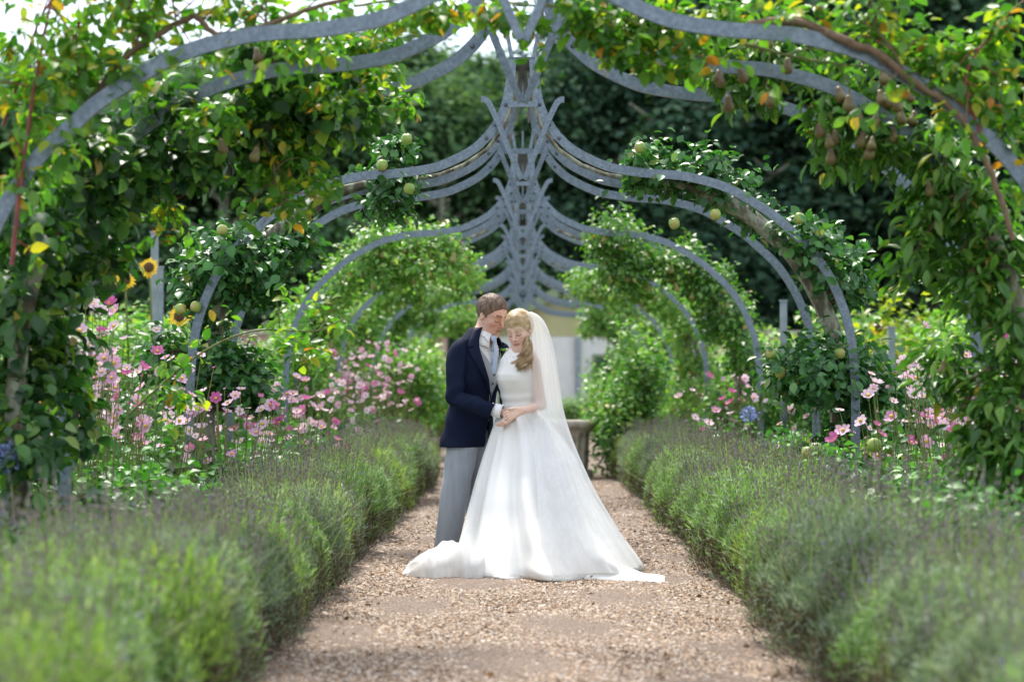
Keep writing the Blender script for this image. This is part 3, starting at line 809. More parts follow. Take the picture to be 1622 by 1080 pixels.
rose('thin climbing rose sprays dangling across the top centre of the photo',
     [([(560, 10, 9.2), (700, -8, 9.2), (830, 8, 9.2), (960, 20, 9.2), (1080, 70, 9.2)], .007, 'greencane')],
     [(640, 14, 50, 20, 9.2), (700, 20, 40, 20, 9.2), (790, 22, 40, 25, 9.2), (830, 45, 22, 26, 9.2), (950, 35, 60, 40, 9.3), (1000, 70, 50, 40, 9.3), (1050, 40, 50, 40, 9.3), (1040, 100, 30, 24, 9.3), (1090, 90, 30, 30, 9.3), (905, 15, 30, 20, 9.2), (965, 80, 20, 20, 9.3), (1130, 30, 60, 30, 9.4)], 9.2, n=8, near=16)
rose('stout brown-caned climbing rose over the right shoulder of nearest arch',
     [([(1185, 40, 9.0), (1260, 35, 9.0), (1340, 65, 8.9), (1390, 85, 8.9), (1440, 125, 8.9), (1500, 165, 8.9), (1540, 215, 8.8), (1580, 300, 8.8), (1605, 380, 8.8)], .021, 'twig'), ([(1560, 230, 8.9), (1530, 120, 8.9), (1600, 20, 8.9)], .008, 'redcane'), ([(1440, 125, 8.9), (1400, 60, 8.9), (1360, 30, 8.9)], .006, 'twig'), ([(1180, 70, 9.1), (1280, 95, 9.1), (1400, 110, 9.1)], .008, 'greencane'), ([(1400, 30, 9), (1395, -20, 9)], .005, 'twig')],
     [(1390, 40, 50, 25, 9.0), (1460, 85, 40, 35, 9.0), (1420, 65, 40, 25, 9), (1500, 110, 50, 40, 9.0), (1560, 90, 60, 60, 9.0), (1600, 140, 40, 50, 9.0), (1540, 170, 50, 40, 9.0), (1600, 40, 40, 35, 8.9), (1290, 22, 50, 20, 9.1), (1200, 15, 60, 20, 9.2), (1600, 220, 40, 40, 9), (1610, 290, 30, 40, 9)], 8.9, n=3.8)
rose('long thin green rose shoot arching out in front of the left-hand flowers',
     [([(205, 655, 11.2), (255, 610, 11.2), (310, 565, 11.2), (365, 535, 11.2), (420, 522, 11.2), (500, 524, 11.2), (545, 505, 11.2)], .007, 'greencane')],
     [(470, 540, 24, 26, 11.2), (495, 560, 20, 24, 11.2), (290, 625, 40, 20, 11.2), (275, 580, 20, 10, 11.2), (540, 520, 14, 14, 11.2)], 11.2, n=6, near=40)


# ------------------------------------------------------------------ lavender
def lavender_mesh(seed):
    global rng
    keep = rng; rng = np.random.default_rng(seed)
    RX, RY, RZ = 0.47, 0.40, 0.56
    fol = MB()
    # woody core
    a = np.linspace(0, 2 * pi, 18, endpoint=False)
    prof_ = [(1.0, 0.0), (1.0, 0.3), (0.95, 0.65), (0.7, 0.82), (0.05, 0.88)]
    V = np.concatenate([np.stack([np.cos(a) * r * RX * .62, np.sin(a) * r * RY * .8, np.full(18, z * RZ * .82)], -1) for r, z in prof_])
    fol.add(V, grid_faces(18, 5, True), 1)
    n = 17000
    th = rng.uniform(0, 2 * pi, n); ph = np.arccos(rng.uniform(0.02, 1, n))      # over the dome
    lump = 1 + 0.10 * np.sin(3 * th + seed) * np.sin(2.5 * ph) + 0.08 * np.sin(7 * th + 2 * ph * 3) + rng.normal(size=n) * .03
    d = np.stack([np.sin(ph) * np.cos(th), np.sin(ph) * np.sin(th), np.cos(ph)], -1)
    dq = np.sign(d) * np.abs(d) ** .62
    P = dq * np.array((RX * .9, RY, RZ * .95)) * lump[:, None] * 0.93
    P[:, 2] *= np.where(rng.random(n) < .25, rng.random(n) ** .5, 1)
    P[:, 2] = np.abs(P[:, 2]) + rng.uniform(-.02, .05, n)
    P[:, 2] = np.clip(P[:, 2], 0.005, None)
    A = d * 0.6 + np.array((0, 0, .95)) + rng.normal(size=(n, 3)) * .38
    N = rng.normal(size=(n, 3)) + d
    L = rng.uniform(.030, .072, n)
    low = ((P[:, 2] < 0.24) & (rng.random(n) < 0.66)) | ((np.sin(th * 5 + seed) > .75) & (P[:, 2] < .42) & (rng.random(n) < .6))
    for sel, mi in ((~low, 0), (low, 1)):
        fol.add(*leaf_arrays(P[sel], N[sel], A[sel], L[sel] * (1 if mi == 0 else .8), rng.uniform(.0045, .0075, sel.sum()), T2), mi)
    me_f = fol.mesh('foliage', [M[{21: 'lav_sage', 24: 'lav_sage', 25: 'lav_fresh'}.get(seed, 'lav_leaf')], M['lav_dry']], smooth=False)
    st = MB()
    n = 210
    rr = np.sqrt(rng.random(n)) * 0.86; th = rng.uniform(0, 2 * pi, n)
    bx, by = rr * np.cos(th), rr * np.sin(th)
    bz = RZ * np.clip(1 - rr ** 4, 0.03, 1) * .82
    B = np.stack([bx * RX, by * RY, bz], -1)
    A = unit(np.stack([bx * .26, by * .22, np.full(n, 1.0)], -1) + rng.normal(size=(n, 3)) * .09)
    L = rng.uniform(.17, .34, n)
    N = rng.normal(size=(n, 3))
    st.add(*leaf_arrays(B, N, A, L, np.full(n, .0032), (np.array([(-.5, 0, 0), (.5, 0, 0), (.35, 1, 0), (-.35, 1, 0)], float), np.array([(0, 1, 2), (0, 2, 3)]))), 0)
    oc = (np.array([(0, -.5, 0), (-.5, -.1, 0), (0, -.1, .5), (.5, -.1, 0), (0, -.1, -.5), (0, .5, 0)], float), np.array([(0, 2, 1), (0, 3, 2), (0, 4, 3), (0, 1, 4), (5, 1, 2), (5, 2, 3), (5, 3, 4), (5, 4, 1)]))
    for k, (o_, s_) in enumerate(((0.0, 1.0), (-.03, .85), (-.06, .6))):
        T = B + A * (L + o_)[:, None]
        V = []; Ls = rng.uniform(.018, .03, n) * s_; Ws = rng.uniform(.008, .013, n) * s_
        Nn = unit(np.cross(A, N)); Bn = np.cross(A, Nn); t = oc[0]
        V = T[:, None] + A[:, None] * (t[None, :, 1:2] * Ls[:, None, None]) + Nn[:, None] * (t[None, :, 0:1] * Ws[:, None, None]) + Bn[:, None] * (t[None, :, 2:3] * Ws[:, None, None])
        F = oc[1][None] + (np.arange(n) * 6)[:, None, None]
        st.add(V.reshape(-1, 3), F.reshape(-1, 3), 1)
    me_s = st.mesh('flower_stems', [M['lav_stem'], M['lav_head']], smooth=False)
    rng = keep
    return me_f, me_s


LAV = [lavender_mesh(s) for s in range(20, 26)]
for side, x0, lab in ((-1, -1.50, 'grey-green lavender bush in the clipped row along the left edge of the gravel'), (1, 1.60, 'grey-green lavender bush in the row along the right edge of the gravel')):
    y = 4.6; k = 0
    while y < 25.9:
        s = rng.uniform(.84, 1.16)
        mf, ms = LAV[int(rng.integers(0, 6))]
        b = empty('lavender_bush', (x0 + rng.uniform(-.05, .05), y, 0), rng.choice([0, pi]) + rng.uniform(-.3, .3))
        b.scale = (s, s, s * rng.uniform(.90, 1.08))
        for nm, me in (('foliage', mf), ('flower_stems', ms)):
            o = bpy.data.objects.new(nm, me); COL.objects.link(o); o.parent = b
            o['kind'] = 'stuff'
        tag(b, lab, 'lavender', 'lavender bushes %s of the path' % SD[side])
        y += rng.uniform(.46, .6); k += 1


# ------------------------------------------------------------------ border flowers
def flower_mesh(mat, cup):
    mb = MB(); n = 7
    for k in range(n):
        a = k * 2 * pi / n + rng.uniform(-.12, .12); 
        d = np.array((cos(a), sin(a), 0)); u = np.array((0, 0, 1)); b = np.array((-sin(a), cos(a), 0))
        r = 0.040 * rng.uniform(.85, 1.12)
        V = [d * .005, d * r * .55 + b * r * .36 + u * r * cup * .4, d * r * .55 - b * r * .36 + u * r * cup * .4, d * r * .62 + u * r * (cup * .3), d * r * .95 + b * r * .26 + u * r * cup, d * r * .95 - b * r * .26 + u * r * cup, d * r * 1.04 + u * r * cup]
        mb.add(V, [[0, 3, 1], [0, 2, 3], [1, 3, 4], [3, 6, 4], [3, 2, 5], [3, 5, 6]], 0)
    lathe(mb, [(.002, .013, 0), (.009, .010, 0), (.0105, .004, 0), (.008, .001, 0)][::-1], 9, mi=1)
    return mb.mesh('flower', [M[mat + '_one'], M['yolk']])


FLM = [flower_mesh('petal', c) for c in (.1, .3, .5)] + [flower_mesh('petal', .2)] + [flower_mesh('petal2', .45), flower_mesh('petal2', .8)]


def anemone(x, y, h, nfl, rad, label, nleaf=420):
    t = empty('anemone_clump', (x, y, 0)); tag(t, label, 'flowers', 'pink anemones in the flower beds')
    fol = MB(); st = MB()
    for k in range(6):
        c = np.array((rng.uniform(-.7, .7) * rad, rng.uniform(-.7, .7) * rad, h * rng.uniform(.2, .5)))
        clump(fol, c, (rad * .5, rad * .5, h * .22), nleaf // 6, .085, T10, sub=9, droop=.25, up=1.0, wr=.75)
    heads = []
    for k in range(nfl + 14):
        a = rng.uniform(0, 2 * pi); r = math.sqrt(rng.random()) * rad
        b = np.array((cos(a) * r * .6, sin(a) * r * .6, .05)); e = np.array((cos(a) * r * 1.15, sin(a) * r * 1.15, h * rng.uniform(.62, 1.15)))
        tube(st, spline([b, (b + e) / 2 + (0, 0, .08), e], 6), np.linspace(.004, .0022, 6), 4, cap=False)
        heads.append(e)
    fol.build('foliage', M['border_leaf'], t)['kind'] = 'stuff'
    st.build('stems', M['greencane'], t)
    for k, e in enumerate(heads):
        o = bpy.data.objects.new('flower' if k < nfl else 'bud', FLM[int(rng.choice(6, p=[.24, .22, .2, .16, .12, .06]))]); COL.objects.link(o)
        o.parent = t; o.location = tuple(e)
        s = rng.uniform(.55, 1.35) if k < nfl else .28
        o.scale = (s, s, s)
        o.rotation_euler = (rng.uniform(.15, 1.3), rng.uniform(-.6, .6), rng.uniform(-.9, .9))
    return t


AL = [(-2.5, 11.4, 1.3, 22), (-2.75, 12.2, 1.4, 30), (-2.45, 13.0, 1.15, 26), (-3.1, 13.2, 1.35, 24), (-2.15, 14.4, .95, 20), (-2.3, 16.2, 1.0, 22), (-2.0, 17.6, .95, 18), (-2.2, 19.2, 1.05, 20), (-1.9, 21.0, 1.0, 20), (-2.15, 22.8, 1.15, 22), (-1.75, 24.4, 1.3, 30), (-2.1, 25.2, 1.4, 26)]
AR = [(2.6, 11.6, 1.1, 18), (2.85, 12.5, 1.2, 24), (2.55, 13.3, 1.05, 22), (3.05, 13.6, 1.3, 16), (1.95, 19.4, 1.05, 9), (2.1, 20.8, 1.05, 8), (2.5, 15.9, 1.0, 10), (3.2, 11.4, 1.15, 12)]
AND = ['tall', 'loose', 'dense', 'airy', 'low']
ALAB = {(-1, 0): 'tall pink anemones behind the left lavender, close to nearest arch', (1, 0): 'pink and magenta anemones behind the right lavender, by the nearest pear tree', (-1, 1): 'pink anemones in the left bed around the feet of second arch', (1, 1): 'few pale pink anemones in the right bed past the second arch',
        (-1, 2): 'blurred mass of pale pink anemones in the left bed beyond the third arch', (1, 2): 'few pale pink anemones in the right bed past the second arch'}
for side, lst in ((-1, AL), (1, AR)):
    for (x, y, h, n) in lst:
        anemone(x, y, h * 1.08, int(n * 1.7), .42, ALAB[(side, 0 if y < 13.8 else 1 if y < 20.5 else 2)])


# leafy plants filling the beds
def bush_mesh(seed, mat, h, w, n, L, tpl=T4, wr=.7, droop=.3):
    global rng
    keep = rng; rng = np.random.default_rng(seed)
    mb = MB()
    for k in range(11):
        c = np.array((rng.uniform(-.62, .62) * w, rng.uniform(-.62, .62) * w, h * rng.uniform(.12, .82)))
        c[:2] *= 1.15 - .5 * c[2] / h
        clump(mb, c, (w * .42, w * .42, h * .24), n // 11, L, tpl, sub=9, droop=droop, up=.9, wr=wr)
    st = MB()
    for k in range(9):
        a = k * 2.4; e = np.array((cos(a) * w * .6, sin(a) * w * .6, h * rng.uniform(.5, .85)))
        tube(st, spline([(0, 0, -.03), e * (.4, .4, .55), e], 6), np.linspace(.014, .004, 6), 5, cap=False)
    r = (mb.mesh('foliage', M[mat]), st.mesh('stems', M['twig']))
    rng = keep
    return r


def put_bush(name, meshes, x, y, s, label, cat, group):
    b = empty(name, (x, y, 0), rng.uniform(0, 6.28)); b.scale = (s, s, s * rng.uniform(.9, 1.1))
    for nm, me in zip(('foliage', 'stems'), meshes):
        o = bpy.data.objects.new(nm, me); COL.objects.link(o); o.parent = b
        if nm == 'foliage': o['kind'] = 'stuff'
    tag(b, label, cat, group)
    return b


BP = [bush_mesh(31, 'border_leaf', .62, .42, 1300, .10, T10), bush_mesh(32, 'apple_leaf', .6, .42, 1100, .11, T10), bush_mesh(33, 'border_leaf', .7, .45, 1900, .065, T4), bush_mesh(34, 'yellow_leaf', .6, .4, 1500, .065, T4)]
for side in (-1, 1):
    y = 8.4
    while y < 26:
        for xo in (2.15, 2.75, 3.4):
            k = int(rng.choice(3)); 
            if side == 1 and 15.2 < y < 19 and xo < 3: k = 3 if rng.random() < .75 else k
            lab = ('low leafy green plant filling the bed %s of the path' if k < 3 else 'low yellow-green leafy plant in the bed %s of the path past the second arch') % SD[side]
            put_bush('border_plant', BP[k], side * (xo + rng.uniform(-.2, .2)), y + rng.uniform(-.3, .3), rng.uniform(.8, 1.15), lab, 'plant', 'leafy plants in the %s flower bed' % SD[side])
        y += rng.uniform(.7, .95)

# taller shrubs further out
SH = [bush_mesh(41, 'border_leaf', 1.7, .85, 3000, .1, T4), bush_mesh(42, 'light_leaf', 1.8, .85, 3000, .1, T4), bush_mesh(43, 'apple_leaf', 1.6, .8, 3000, .1, T4), bush_mesh(44, 'yellow_leaf', 2.0, .85, 2800, .1, T4)]
for side in (-1, 1):
    for (xo, y, s, k) in ((4.2, 12.5, .8, 0), (4.0, 14.5, .85, 1), (4.6, 16.5, .95, 0), (3.7, 17.8, .8, 2), (4.3, 19.6, 1.0, 1), (5.3, 21, 1.15, 0), (3.6, 21.6, .9, 0), (4.4, 23.5, 1.05, 1), (5.8, 25, 1.2, 2), (3.4, 25, 1.0, 1), (2.9, 30.5, .9, 1), (4.2, 31, 1.1, 0), (2.2, 33, .8, 0), (5.4, 33, 1.3, 1), (2.4, 36.5, .9, 1), (3.6, 38, 1.1, 0), (1.9, 41, .75, 1), (6.4, 37, 1.3, 2), (4.8, 43, 1.3, 1), (7.5, 43, 1.5, 0), (8.6, 30, 1.4, 2), (7.2, 23, 1.2, 0), (2.3, 46, 1.1, 0), (9.5, 48, 1.6, 1)):
        if side == 1 and 20 < y < 28 and xo > 4: k, s = (3 if k == 1 else 1), s * 1.2
        put_bush('garden_shrub', SH[k], side * xo, y, s, 'blurred leafy shrub in the kitchen garden %s of the arches' % SD[side], 'shrub', 'garden shrubs %s of the arches' % SD[side])

# the round bright bush beside the pedestal
mb = bush_mesh(51, 'light_leaf', 1.75, .62, 5200, .07, T4)
mb2 = bush_mesh(52, 'border_leaf', 1.55, .6, 3200, .07, T4)
b = put_bush('garden_bush', mb, 1.42, 25.4, 1.08, 'tall rounded bright green bush just right of the stone pedestal', 'bush', None)
o = bpy.data.objects.new('inner_foliage', mb2[0]); COL.objects.link(o); o.parent = b; o['kind'] = 'stuff'
for (x, y, s, lab) in ((-1.7, 28.9, .95, 'green shrub on the left beyond the path crossing, behind the groom\'s back'), (-1.35, 31.5, .9, 'small green shrub beside the far path, behind the groom\'s shoulder'), (1.35, 33.5, .75, 'small green shrub beside the far path, behind the round bright bush'), (.95, 40, .5, 'tiny green shrub at the foot of the white garden house'), (-1.2, 38, .8, 'green shrub beside the far path near the left end of garden house')):
    put_bush('garden_bush', SH[1], x, y, s, lab, 'bush', None)

# low step-over apple in front of the right bed
so = empty('stepover_apple', (2.02, 13.4, 0)); tag(so, 'low apple bush with two green apples at the foot of the second arch', 'apple bush')
fol = MB(); st = MB()
for (dx, z, r) in ((-.28, .40, .2), (0, .45, .22), (.3, .5, .24), (-.1, .25, .2), (.2, .25, .2), (.42, .33, .16)):
    clump(fol, (dx, rng.uniform(-.1, .1), z), (r, r, r * .85), 130, .095, T10, sub=10, droop=.2, up=1, wr=.78, limb=st, src=(dx * .5, 0, .2))
tube(st, spline([(0, 0, -.03), (0, 0, .2), (.1, 0, .4)], 6), .022, 7)
fol.build('foliage', M['apple_leaf'], so)['kind'] = 'stuff'; st.build('stems', M['twig'], so)
for px_, py_ in ((1280, 718), (1292, 712), (1385, 705)):
    p = W(px_, py_, 13.1); put_fruit(so, p - (2.02, 13.4, 0), 'apple', 1.25)
single_leaves(so, (0, -.1, .4), (.5, .25, .25), 40, .1, 'apple_leaf_one', .78, .2)


# sunflowers
def sunflower(x, y, h, label):
    t = empty('sunflower', (x, y, 0)); tag(t, label, 'sunflower', 'sunflowers among the garden shrubs')
    mb = MB(); tube(mb, spline([(0, 0, -.02), (.03, 0, h * .5), (0, -.05, h)], 8), np.linspace(.016, .010, 8), 6); mb.build('stem', M['greencane'], t)
    f = MB()
    for k in range(18):
        a = k * 2 * pi / 18; d = np.array((cos(a), 0, sin(a))); bb = np.array((-sin(a), 0, cos(a)))
        r = .11 * rng.uniform(.85, 1.1); o_ = np.array((0, -.07, h))
        f.add([o_ + d * .045, o_ + d * r * .7 + bb * .016 + (0, -.01, 0), o_ + d * r * .7 - bb * .016 + (0, -.01, 0), o_ + d * r + (0, .01, 0)], [[0, 2, 1], [1, 2, 3]])
    f.build('petals', M['sunpetal'], t)
    e = MB(); lathe(e, [(.01, .02, 0), (.04, .015, 0), (.055, 0, 0), (.05, -.02, 0)][::-1], 14)
    eo = e.build('seed_head', M['browneye'], t); eo.location = (0, -.07, h); eo.rotation_euler = (pi / 2, 0, 0)
    lf = MB()
    for k in range(9):
        z = h * rng.uniform(.3, .9); a = k * 2.4
        lf.add(*leaf_arrays(np.array([(0, 0, z)]), np.array([(0, 0, 1.0)]), np.array([(cos(a), sin(a), -.2)]), .2, .15, T10))
    lf.build('leaves', M['border_leaf'], t)


for px_, py_, D, lab in ((238, 424, 20.5, 'bright sunflower left of the second arch, highest of the left three'), (200, 444, 20.0, 'sunflower left of the second arch, middle of the three'), (110, 436, 19.5, 'sunflower half hidden behind the dark pear tree, leftmost'), (286, 501, 19, 'low sunflower just left of the second arch rib'), (1390, 519, 24, 'small yellow sunflower beyond the right bed by a grey post')):
    p = W(px_, py_, D); sunflower(p[0], D, p[2], lab)


# agapanthus
def agapanthus(x, y, h, label):
    t = empty('agapanthus', (x, y, 0)); tag(t, label, 'blue flower')
    mb = MB(); tube(mb, spline([(0, 0, -.02), (.02, 0, h * .6), (0, 0, h)], 6), .006, 6); mb.build('stem', M['greencane'], t)
    f = MB(); n = 170
    d = unit(rng.normal(size=(n, 3)) + (0, 0, .25))
    f.add(*leaf_arrays(np.array((0, 0, h)) + d * rng.uniform(.035, .075, (n, 1)), rng.normal(size=(n, 3)), d + rng.normal(size=(n, 3)) * .8, .03, .014, T4)); f.build('flower_head', M['bluepetal'], t)
    lf = MB(); n = 26; a = rng.uniform(0, 6.28, n)
    lf.add(*leaf_arrays(np.zeros((n, 3)), np.tile((0, 0, 1.0), (n, 1)) + rng.normal(size=(n, 3)) * .3, np.stack([np.cos(a), np.sin(a), np.full(n, 1.3)], -1), .38, .03, T10)); lf.build('leaves', M['border_leaf'], t)


for px_, py_, D, lab in ((1187, 657, 17.5, 'violet-blue agapanthus head beside the right rib of the third arch'), (15, 725, 9.6, 'blurred blue agapanthus at the far left edge below the dark pear tree')):
    p = W(px_, py_, D); agapanthus(p[0], D, p[2], lab)

# grey posts standing in the kitchen garden
for px_, topy, D, lab in ((245, 370, 21, 'tall grey post beside the sunflowers left of the second arch'), (253, 425, 21.3, 'shorter grey post just right of the tall post by the sunflowers'), (1241, 478, 22, 'grey post behind the right leg of the second arch'), (1412, 520, 22, 'grey post in the shrubs right of the second arch')):
    p = W(px_, topy, D)
    po = empty('garden_post', (p[0], D, 0)); tag(po, lab, 'post')
    mb = MB(); box(mb, (0, 0, p[2] / 2 - .1), (.07, .07, p[2] + .2)); mb.build('shaft', M['post'], po, smooth=False)
    mb = MB(); box(mb, (0, 0, p[2] + .012), (.085, .085, .02)); mb.build('cap', M['post'], po, smooth=False)

# fallen leaves on the gravel
mb = MB(); n = 420
y = rng.uniform(7.5, 22, n); sgn = rng.choice([-1, 1], n)
x = 0.05 + np.where(rng.random(n) < .6, sgn * (1.08 - np.abs(rng.normal(size=n)) * .16), rng.uniform(-1, 1.1, n))
a = rng.uniform(0, 6.28, n)
mb.add(*leaf_arrays(np.stack([x, y, np.full(n, .022)], -1), np.array((0, 0, 1.0)) + rng.normal(size=(n, 3)) * .35, np.stack([np.cos(a), np.sin(a), np.zeros(n)], -1), rng.uniform(.02, .045, n), rng.uniform(.014, .026, n), T10))
tag(mb.build('leaf_litter', M['deadleaf']), kind='stuff')
# ------------------------------------------------------------------ people
# a body is one smooth surface, grown from blended volumes on a fine grid
class Field:
    def __init__(self, lo, hi, h):
        lo, hi = np.minimum(lo, hi), np.maximum(lo, hi)
        self.lo = np.array(lo, float); self.h = h
        self.n = np.ceil((np.array(hi) - self.lo) / h).astype(int) + 1
        self.f = np.full(self.n, 0.3, np.float32)
        self.ax = [self.lo[i] + h * np.arange(self.n[i]) for i in range(3)]

    def _sl(self, lo, hi, pad):
        a = np.clip(np.floor((np.asarray(lo) - pad - self.lo) / self.h).astype(int), 0, self.n)
        b = np.clip(np.ceil((np.asarray(hi) + pad - self.lo) / self.h).astype(int) + 1, 0, self.n)
        s = tuple(slice(i, j) for i, j in zip(a, b))
        return s, np.stack(np.meshgrid(*[self.ax[i][s[i]] for i in range(3)], indexing='ij'), -1)

    def _put(self, s, d, k, sub):
        cur = self.f[s]
        if sub:
            a, b = -cur, d
            h = np.clip(.5 + .5 * (b - a) / k, 0, 1); self.f[s] = -(b * (1 - h) + a * h - k * h * (1 - h))
        else:
            h = np.clip(.5 + .5 * (cur - d) / k, 0, 1); self.f[s] = cur * (1 - h) + d * h - k * h * (1 - h)

    def ell(self, c, r, R=None, k=.01, sub=False):
        c = np.asarray(c, float); r = np.asarray(r, float) * np.ones(3); m = r.max()
        s, X = self._sl(c - m, c + m, k + .02)
        q = X - c
        if R is not None: q = q @ np.asarray(R)
        k0 = np.linalg.norm(q / r, axis=-1); k1 = np.linalg.norm(q / r ** 2, axis=-1) + 1e-9
        self._put(s, (k0 * (k0 - 1) / k1).astype(np.float32), k, sub)

    def cone(self, a, b, ra, rb, k=.01, sub=False):
        a = np.asarray(a, float); b = np.asarray(b, float); m = max(ra, rb)
        s, X = self._sl(np.minimum(a, b) - m, np.maximum(a, b) + m, k + .02)
        ba = b - a; t = np.clip((X - a) @ ba / (ba @ ba), 0, 1)
        d = np.linalg.norm(X - a - t[..., None] * ba, axis=-1) - (ra + t * (rb - ra))
        self._put(s, d.astype(np.float32), k, sub)

    def chain(self, P, R, k=.01):
        for i in range(len(P) - 1): self.cone(P[i], P[i + 1], R[i], R[i + 1], k)

    def surface(self):
        f = self.f; S = f < 0
        n = f.shape
        c = np.zeros(tuple(x - 1 for x in n), np.int8)
        for dx in (0, 1):
            for dy in (0, 1):
                for dz in (0, 1):
                    c += S[dx:n[0] - 1 + dx, dy:n[1] - 1 + dy, dz:n[2] - 1 + dz]
        act = np.argwhere((c > 0) & (c < 8)); idx = np.full(c.shape, -1, np.int64); idx[tuple(act.T)] = np.arange(len(act))
        acc = np.zeros((len(act), 3)); cnt = np.zeros(len(act))
        cor = [(x, y, z) for x in (0, 1) for y in (0, 1) for z in (0, 1)]
        for p in cor:
            for ax in range(3):
                if p[ax]: continue
                q = list(p); q[ax] = 1
                A = act + p; B = act + q
                fa = f[tuple(A.T)]; fb = f[tuple(B.T)]; m = (fa < 0) != (fb < 0)
                t = fa[m] / (fa[m] - fb[m]); P = np.array(p, float) + np.zeros((m.sum(), 3)); P[:, ax] += t
                acc[m] += P; cnt[m] += 1
        V = self.lo + (act + acc / cnt[:, None]) * self.h
        Q = []
        for ax in range(3):
            b, c_ = (ax + 1) % 3, (ax + 2) % 3
            sl0 = [slice(1, -1)] * 3; sl1 = [slice(1, -1)] * 3
            sl0[ax] = slice(0, -1); sl1[ax] = slice(1, None)
            s0, s1 = S[tuple(sl0)], S[tuple(sl1)]
            for flip, mask in ((False, s0 & ~s1), (True, ~s0 & s1)):
                e = np.argwhere(mask); off = np.ones(3, int); off[ax] = 0; e = e + off
                def g(db, dc):
                    z = e.copy(); z[:, b] += db; z[:, c_] += dc; return idx[tuple(z.T)]
                q = np.stack([g(-1, -1), g(0, -1), g(0, 0), g(-1, 0)], 1)
                Q.append(q[:, ::-1] if flip else q)
        Q = np.concatenate(Q); Q = Q[(Q >= 0).all(1)]
        return V, Q


def skin_mat(name, base):
    m, n, l, out = new_mat(name)
    p = n.new('ShaderNodeBsdfPrincipled'); p.inputs['Roughness'].default_value = .48; p.inputs['Specular IOR Level'].default_value = .35
    p.inputs['Subsurface Weight'].default_value = .15; p.inputs['Subsurface Radius'].default_value = (.02, .008, .005); p.inputs['Subsurface Scale'].default_value = .4
    a = n.new('ShaderNodeAttribute'); a.attribute_name = 'complexion'
    no = n.new('ShaderNodeTexNoise'); no.inputs['Scale'].default_value = 40; no.inputs['Detail'].default_value = 4
    mx_ = n.new('ShaderNodeMix'); mx_.data_type = 'RGBA'; mx_.blend_type = 'MULTIPLY'; mx_.inputs[0].default_value = .25
    l.new(a.outputs['Color'], mx_.inputs[6]); l.new(no.outputs['Color'], mx_.inputs[7])
    l.new(a.outputs['Color'], p.inputs['Base Color']); l.new(p.outputs[0], out.inputs['Surface'])
    return m


def make_head(F, C, f, u, S, female=False):
    """f facing direction, u up; returns the frame"""
    f = unit(np.array(f)); u = unit(np.array(u) - f * np.dot(f, u)); r = np.cross(f, u)      # r: viewer-right when facing us reversed
    R = np.stack([r, f, u], 1)
    def P(x, y, z): return C + R @ np.array((x, y, z)) * S
    def ell(c, rad, k, sub=False): F.ell(P(*c), np.array(rad) * S, R, k * S, sub)
    def cone(a, b, ra, rb, k): F.cone(P(*a), P(*b), ra * S, rb * S, k * S)
    w = .93 if female else 1.0
    ell((0, -.018, .032), (.074 * w, .094, .086), .02)
    ell((0, .032, .035), (.060 * w, .046, .055), .03)
    ell((0, .028, -.035), (.056 * w, .055, .072), .03)
    for s in (-1, 1):
        cone((s * .052 * w, .0, -.045), (s * (.016 if female else .022), .062, -.098 if not female else -.092), .016, .014, .028)
        ell((s * .039 * w, .053, -.022), (.021, .019, .018), .022)
        cone((s * .010, .078, .026), (s * .043 * w, .064, .026), .0075 if female else .010, .008, .014)
    ell((0, .068, -.100 if not female else -.094), (.020 if female else .025, .016, .015), .022)
    ell((0, .064, -.062), (.028, .018, .024), .02)
    for s in (-1, 1): ell((s * .030 * w, .088, .004), (.017, .016, .011), .012, True)
    for s in (-1, 1): ell((s * .030 * w, .066, .002), (.0145, .0125, .0115), .004)
    nl = .92 if female else 1.08
    cone((0, .079, .018), (0, .080 + .026 * nl, -.026), .0075, .0105 if not female else .009, .011)
    for s in (-1, 1): ell((s * .0115, .090, -.030), (.0075, .009, .007), .006)
    ell((0, .085, -.0545), (.0215, .0085, .005), .004)
    ell((0, .084, -.0635), (.018, .0085, .0058), .004)
    ell((0, .0925, -.0592), (.024, .004, .0014), .0025, True)
    if female:
        for s in (-1, 1): ell((s * .0235, .078, -.0565), (.006, .005, .003), .005, True); ell((s * .033, .066, -.045), (.012, .010, .012), .012)
    for s in (-1, 1):
        ell((s * .073 * w, -.012, -.004), (.009, .018, .030), .006)
        ell((s * .082 * w, -.007, .0), (.006, .010, .017), .004, True)
    return R, P


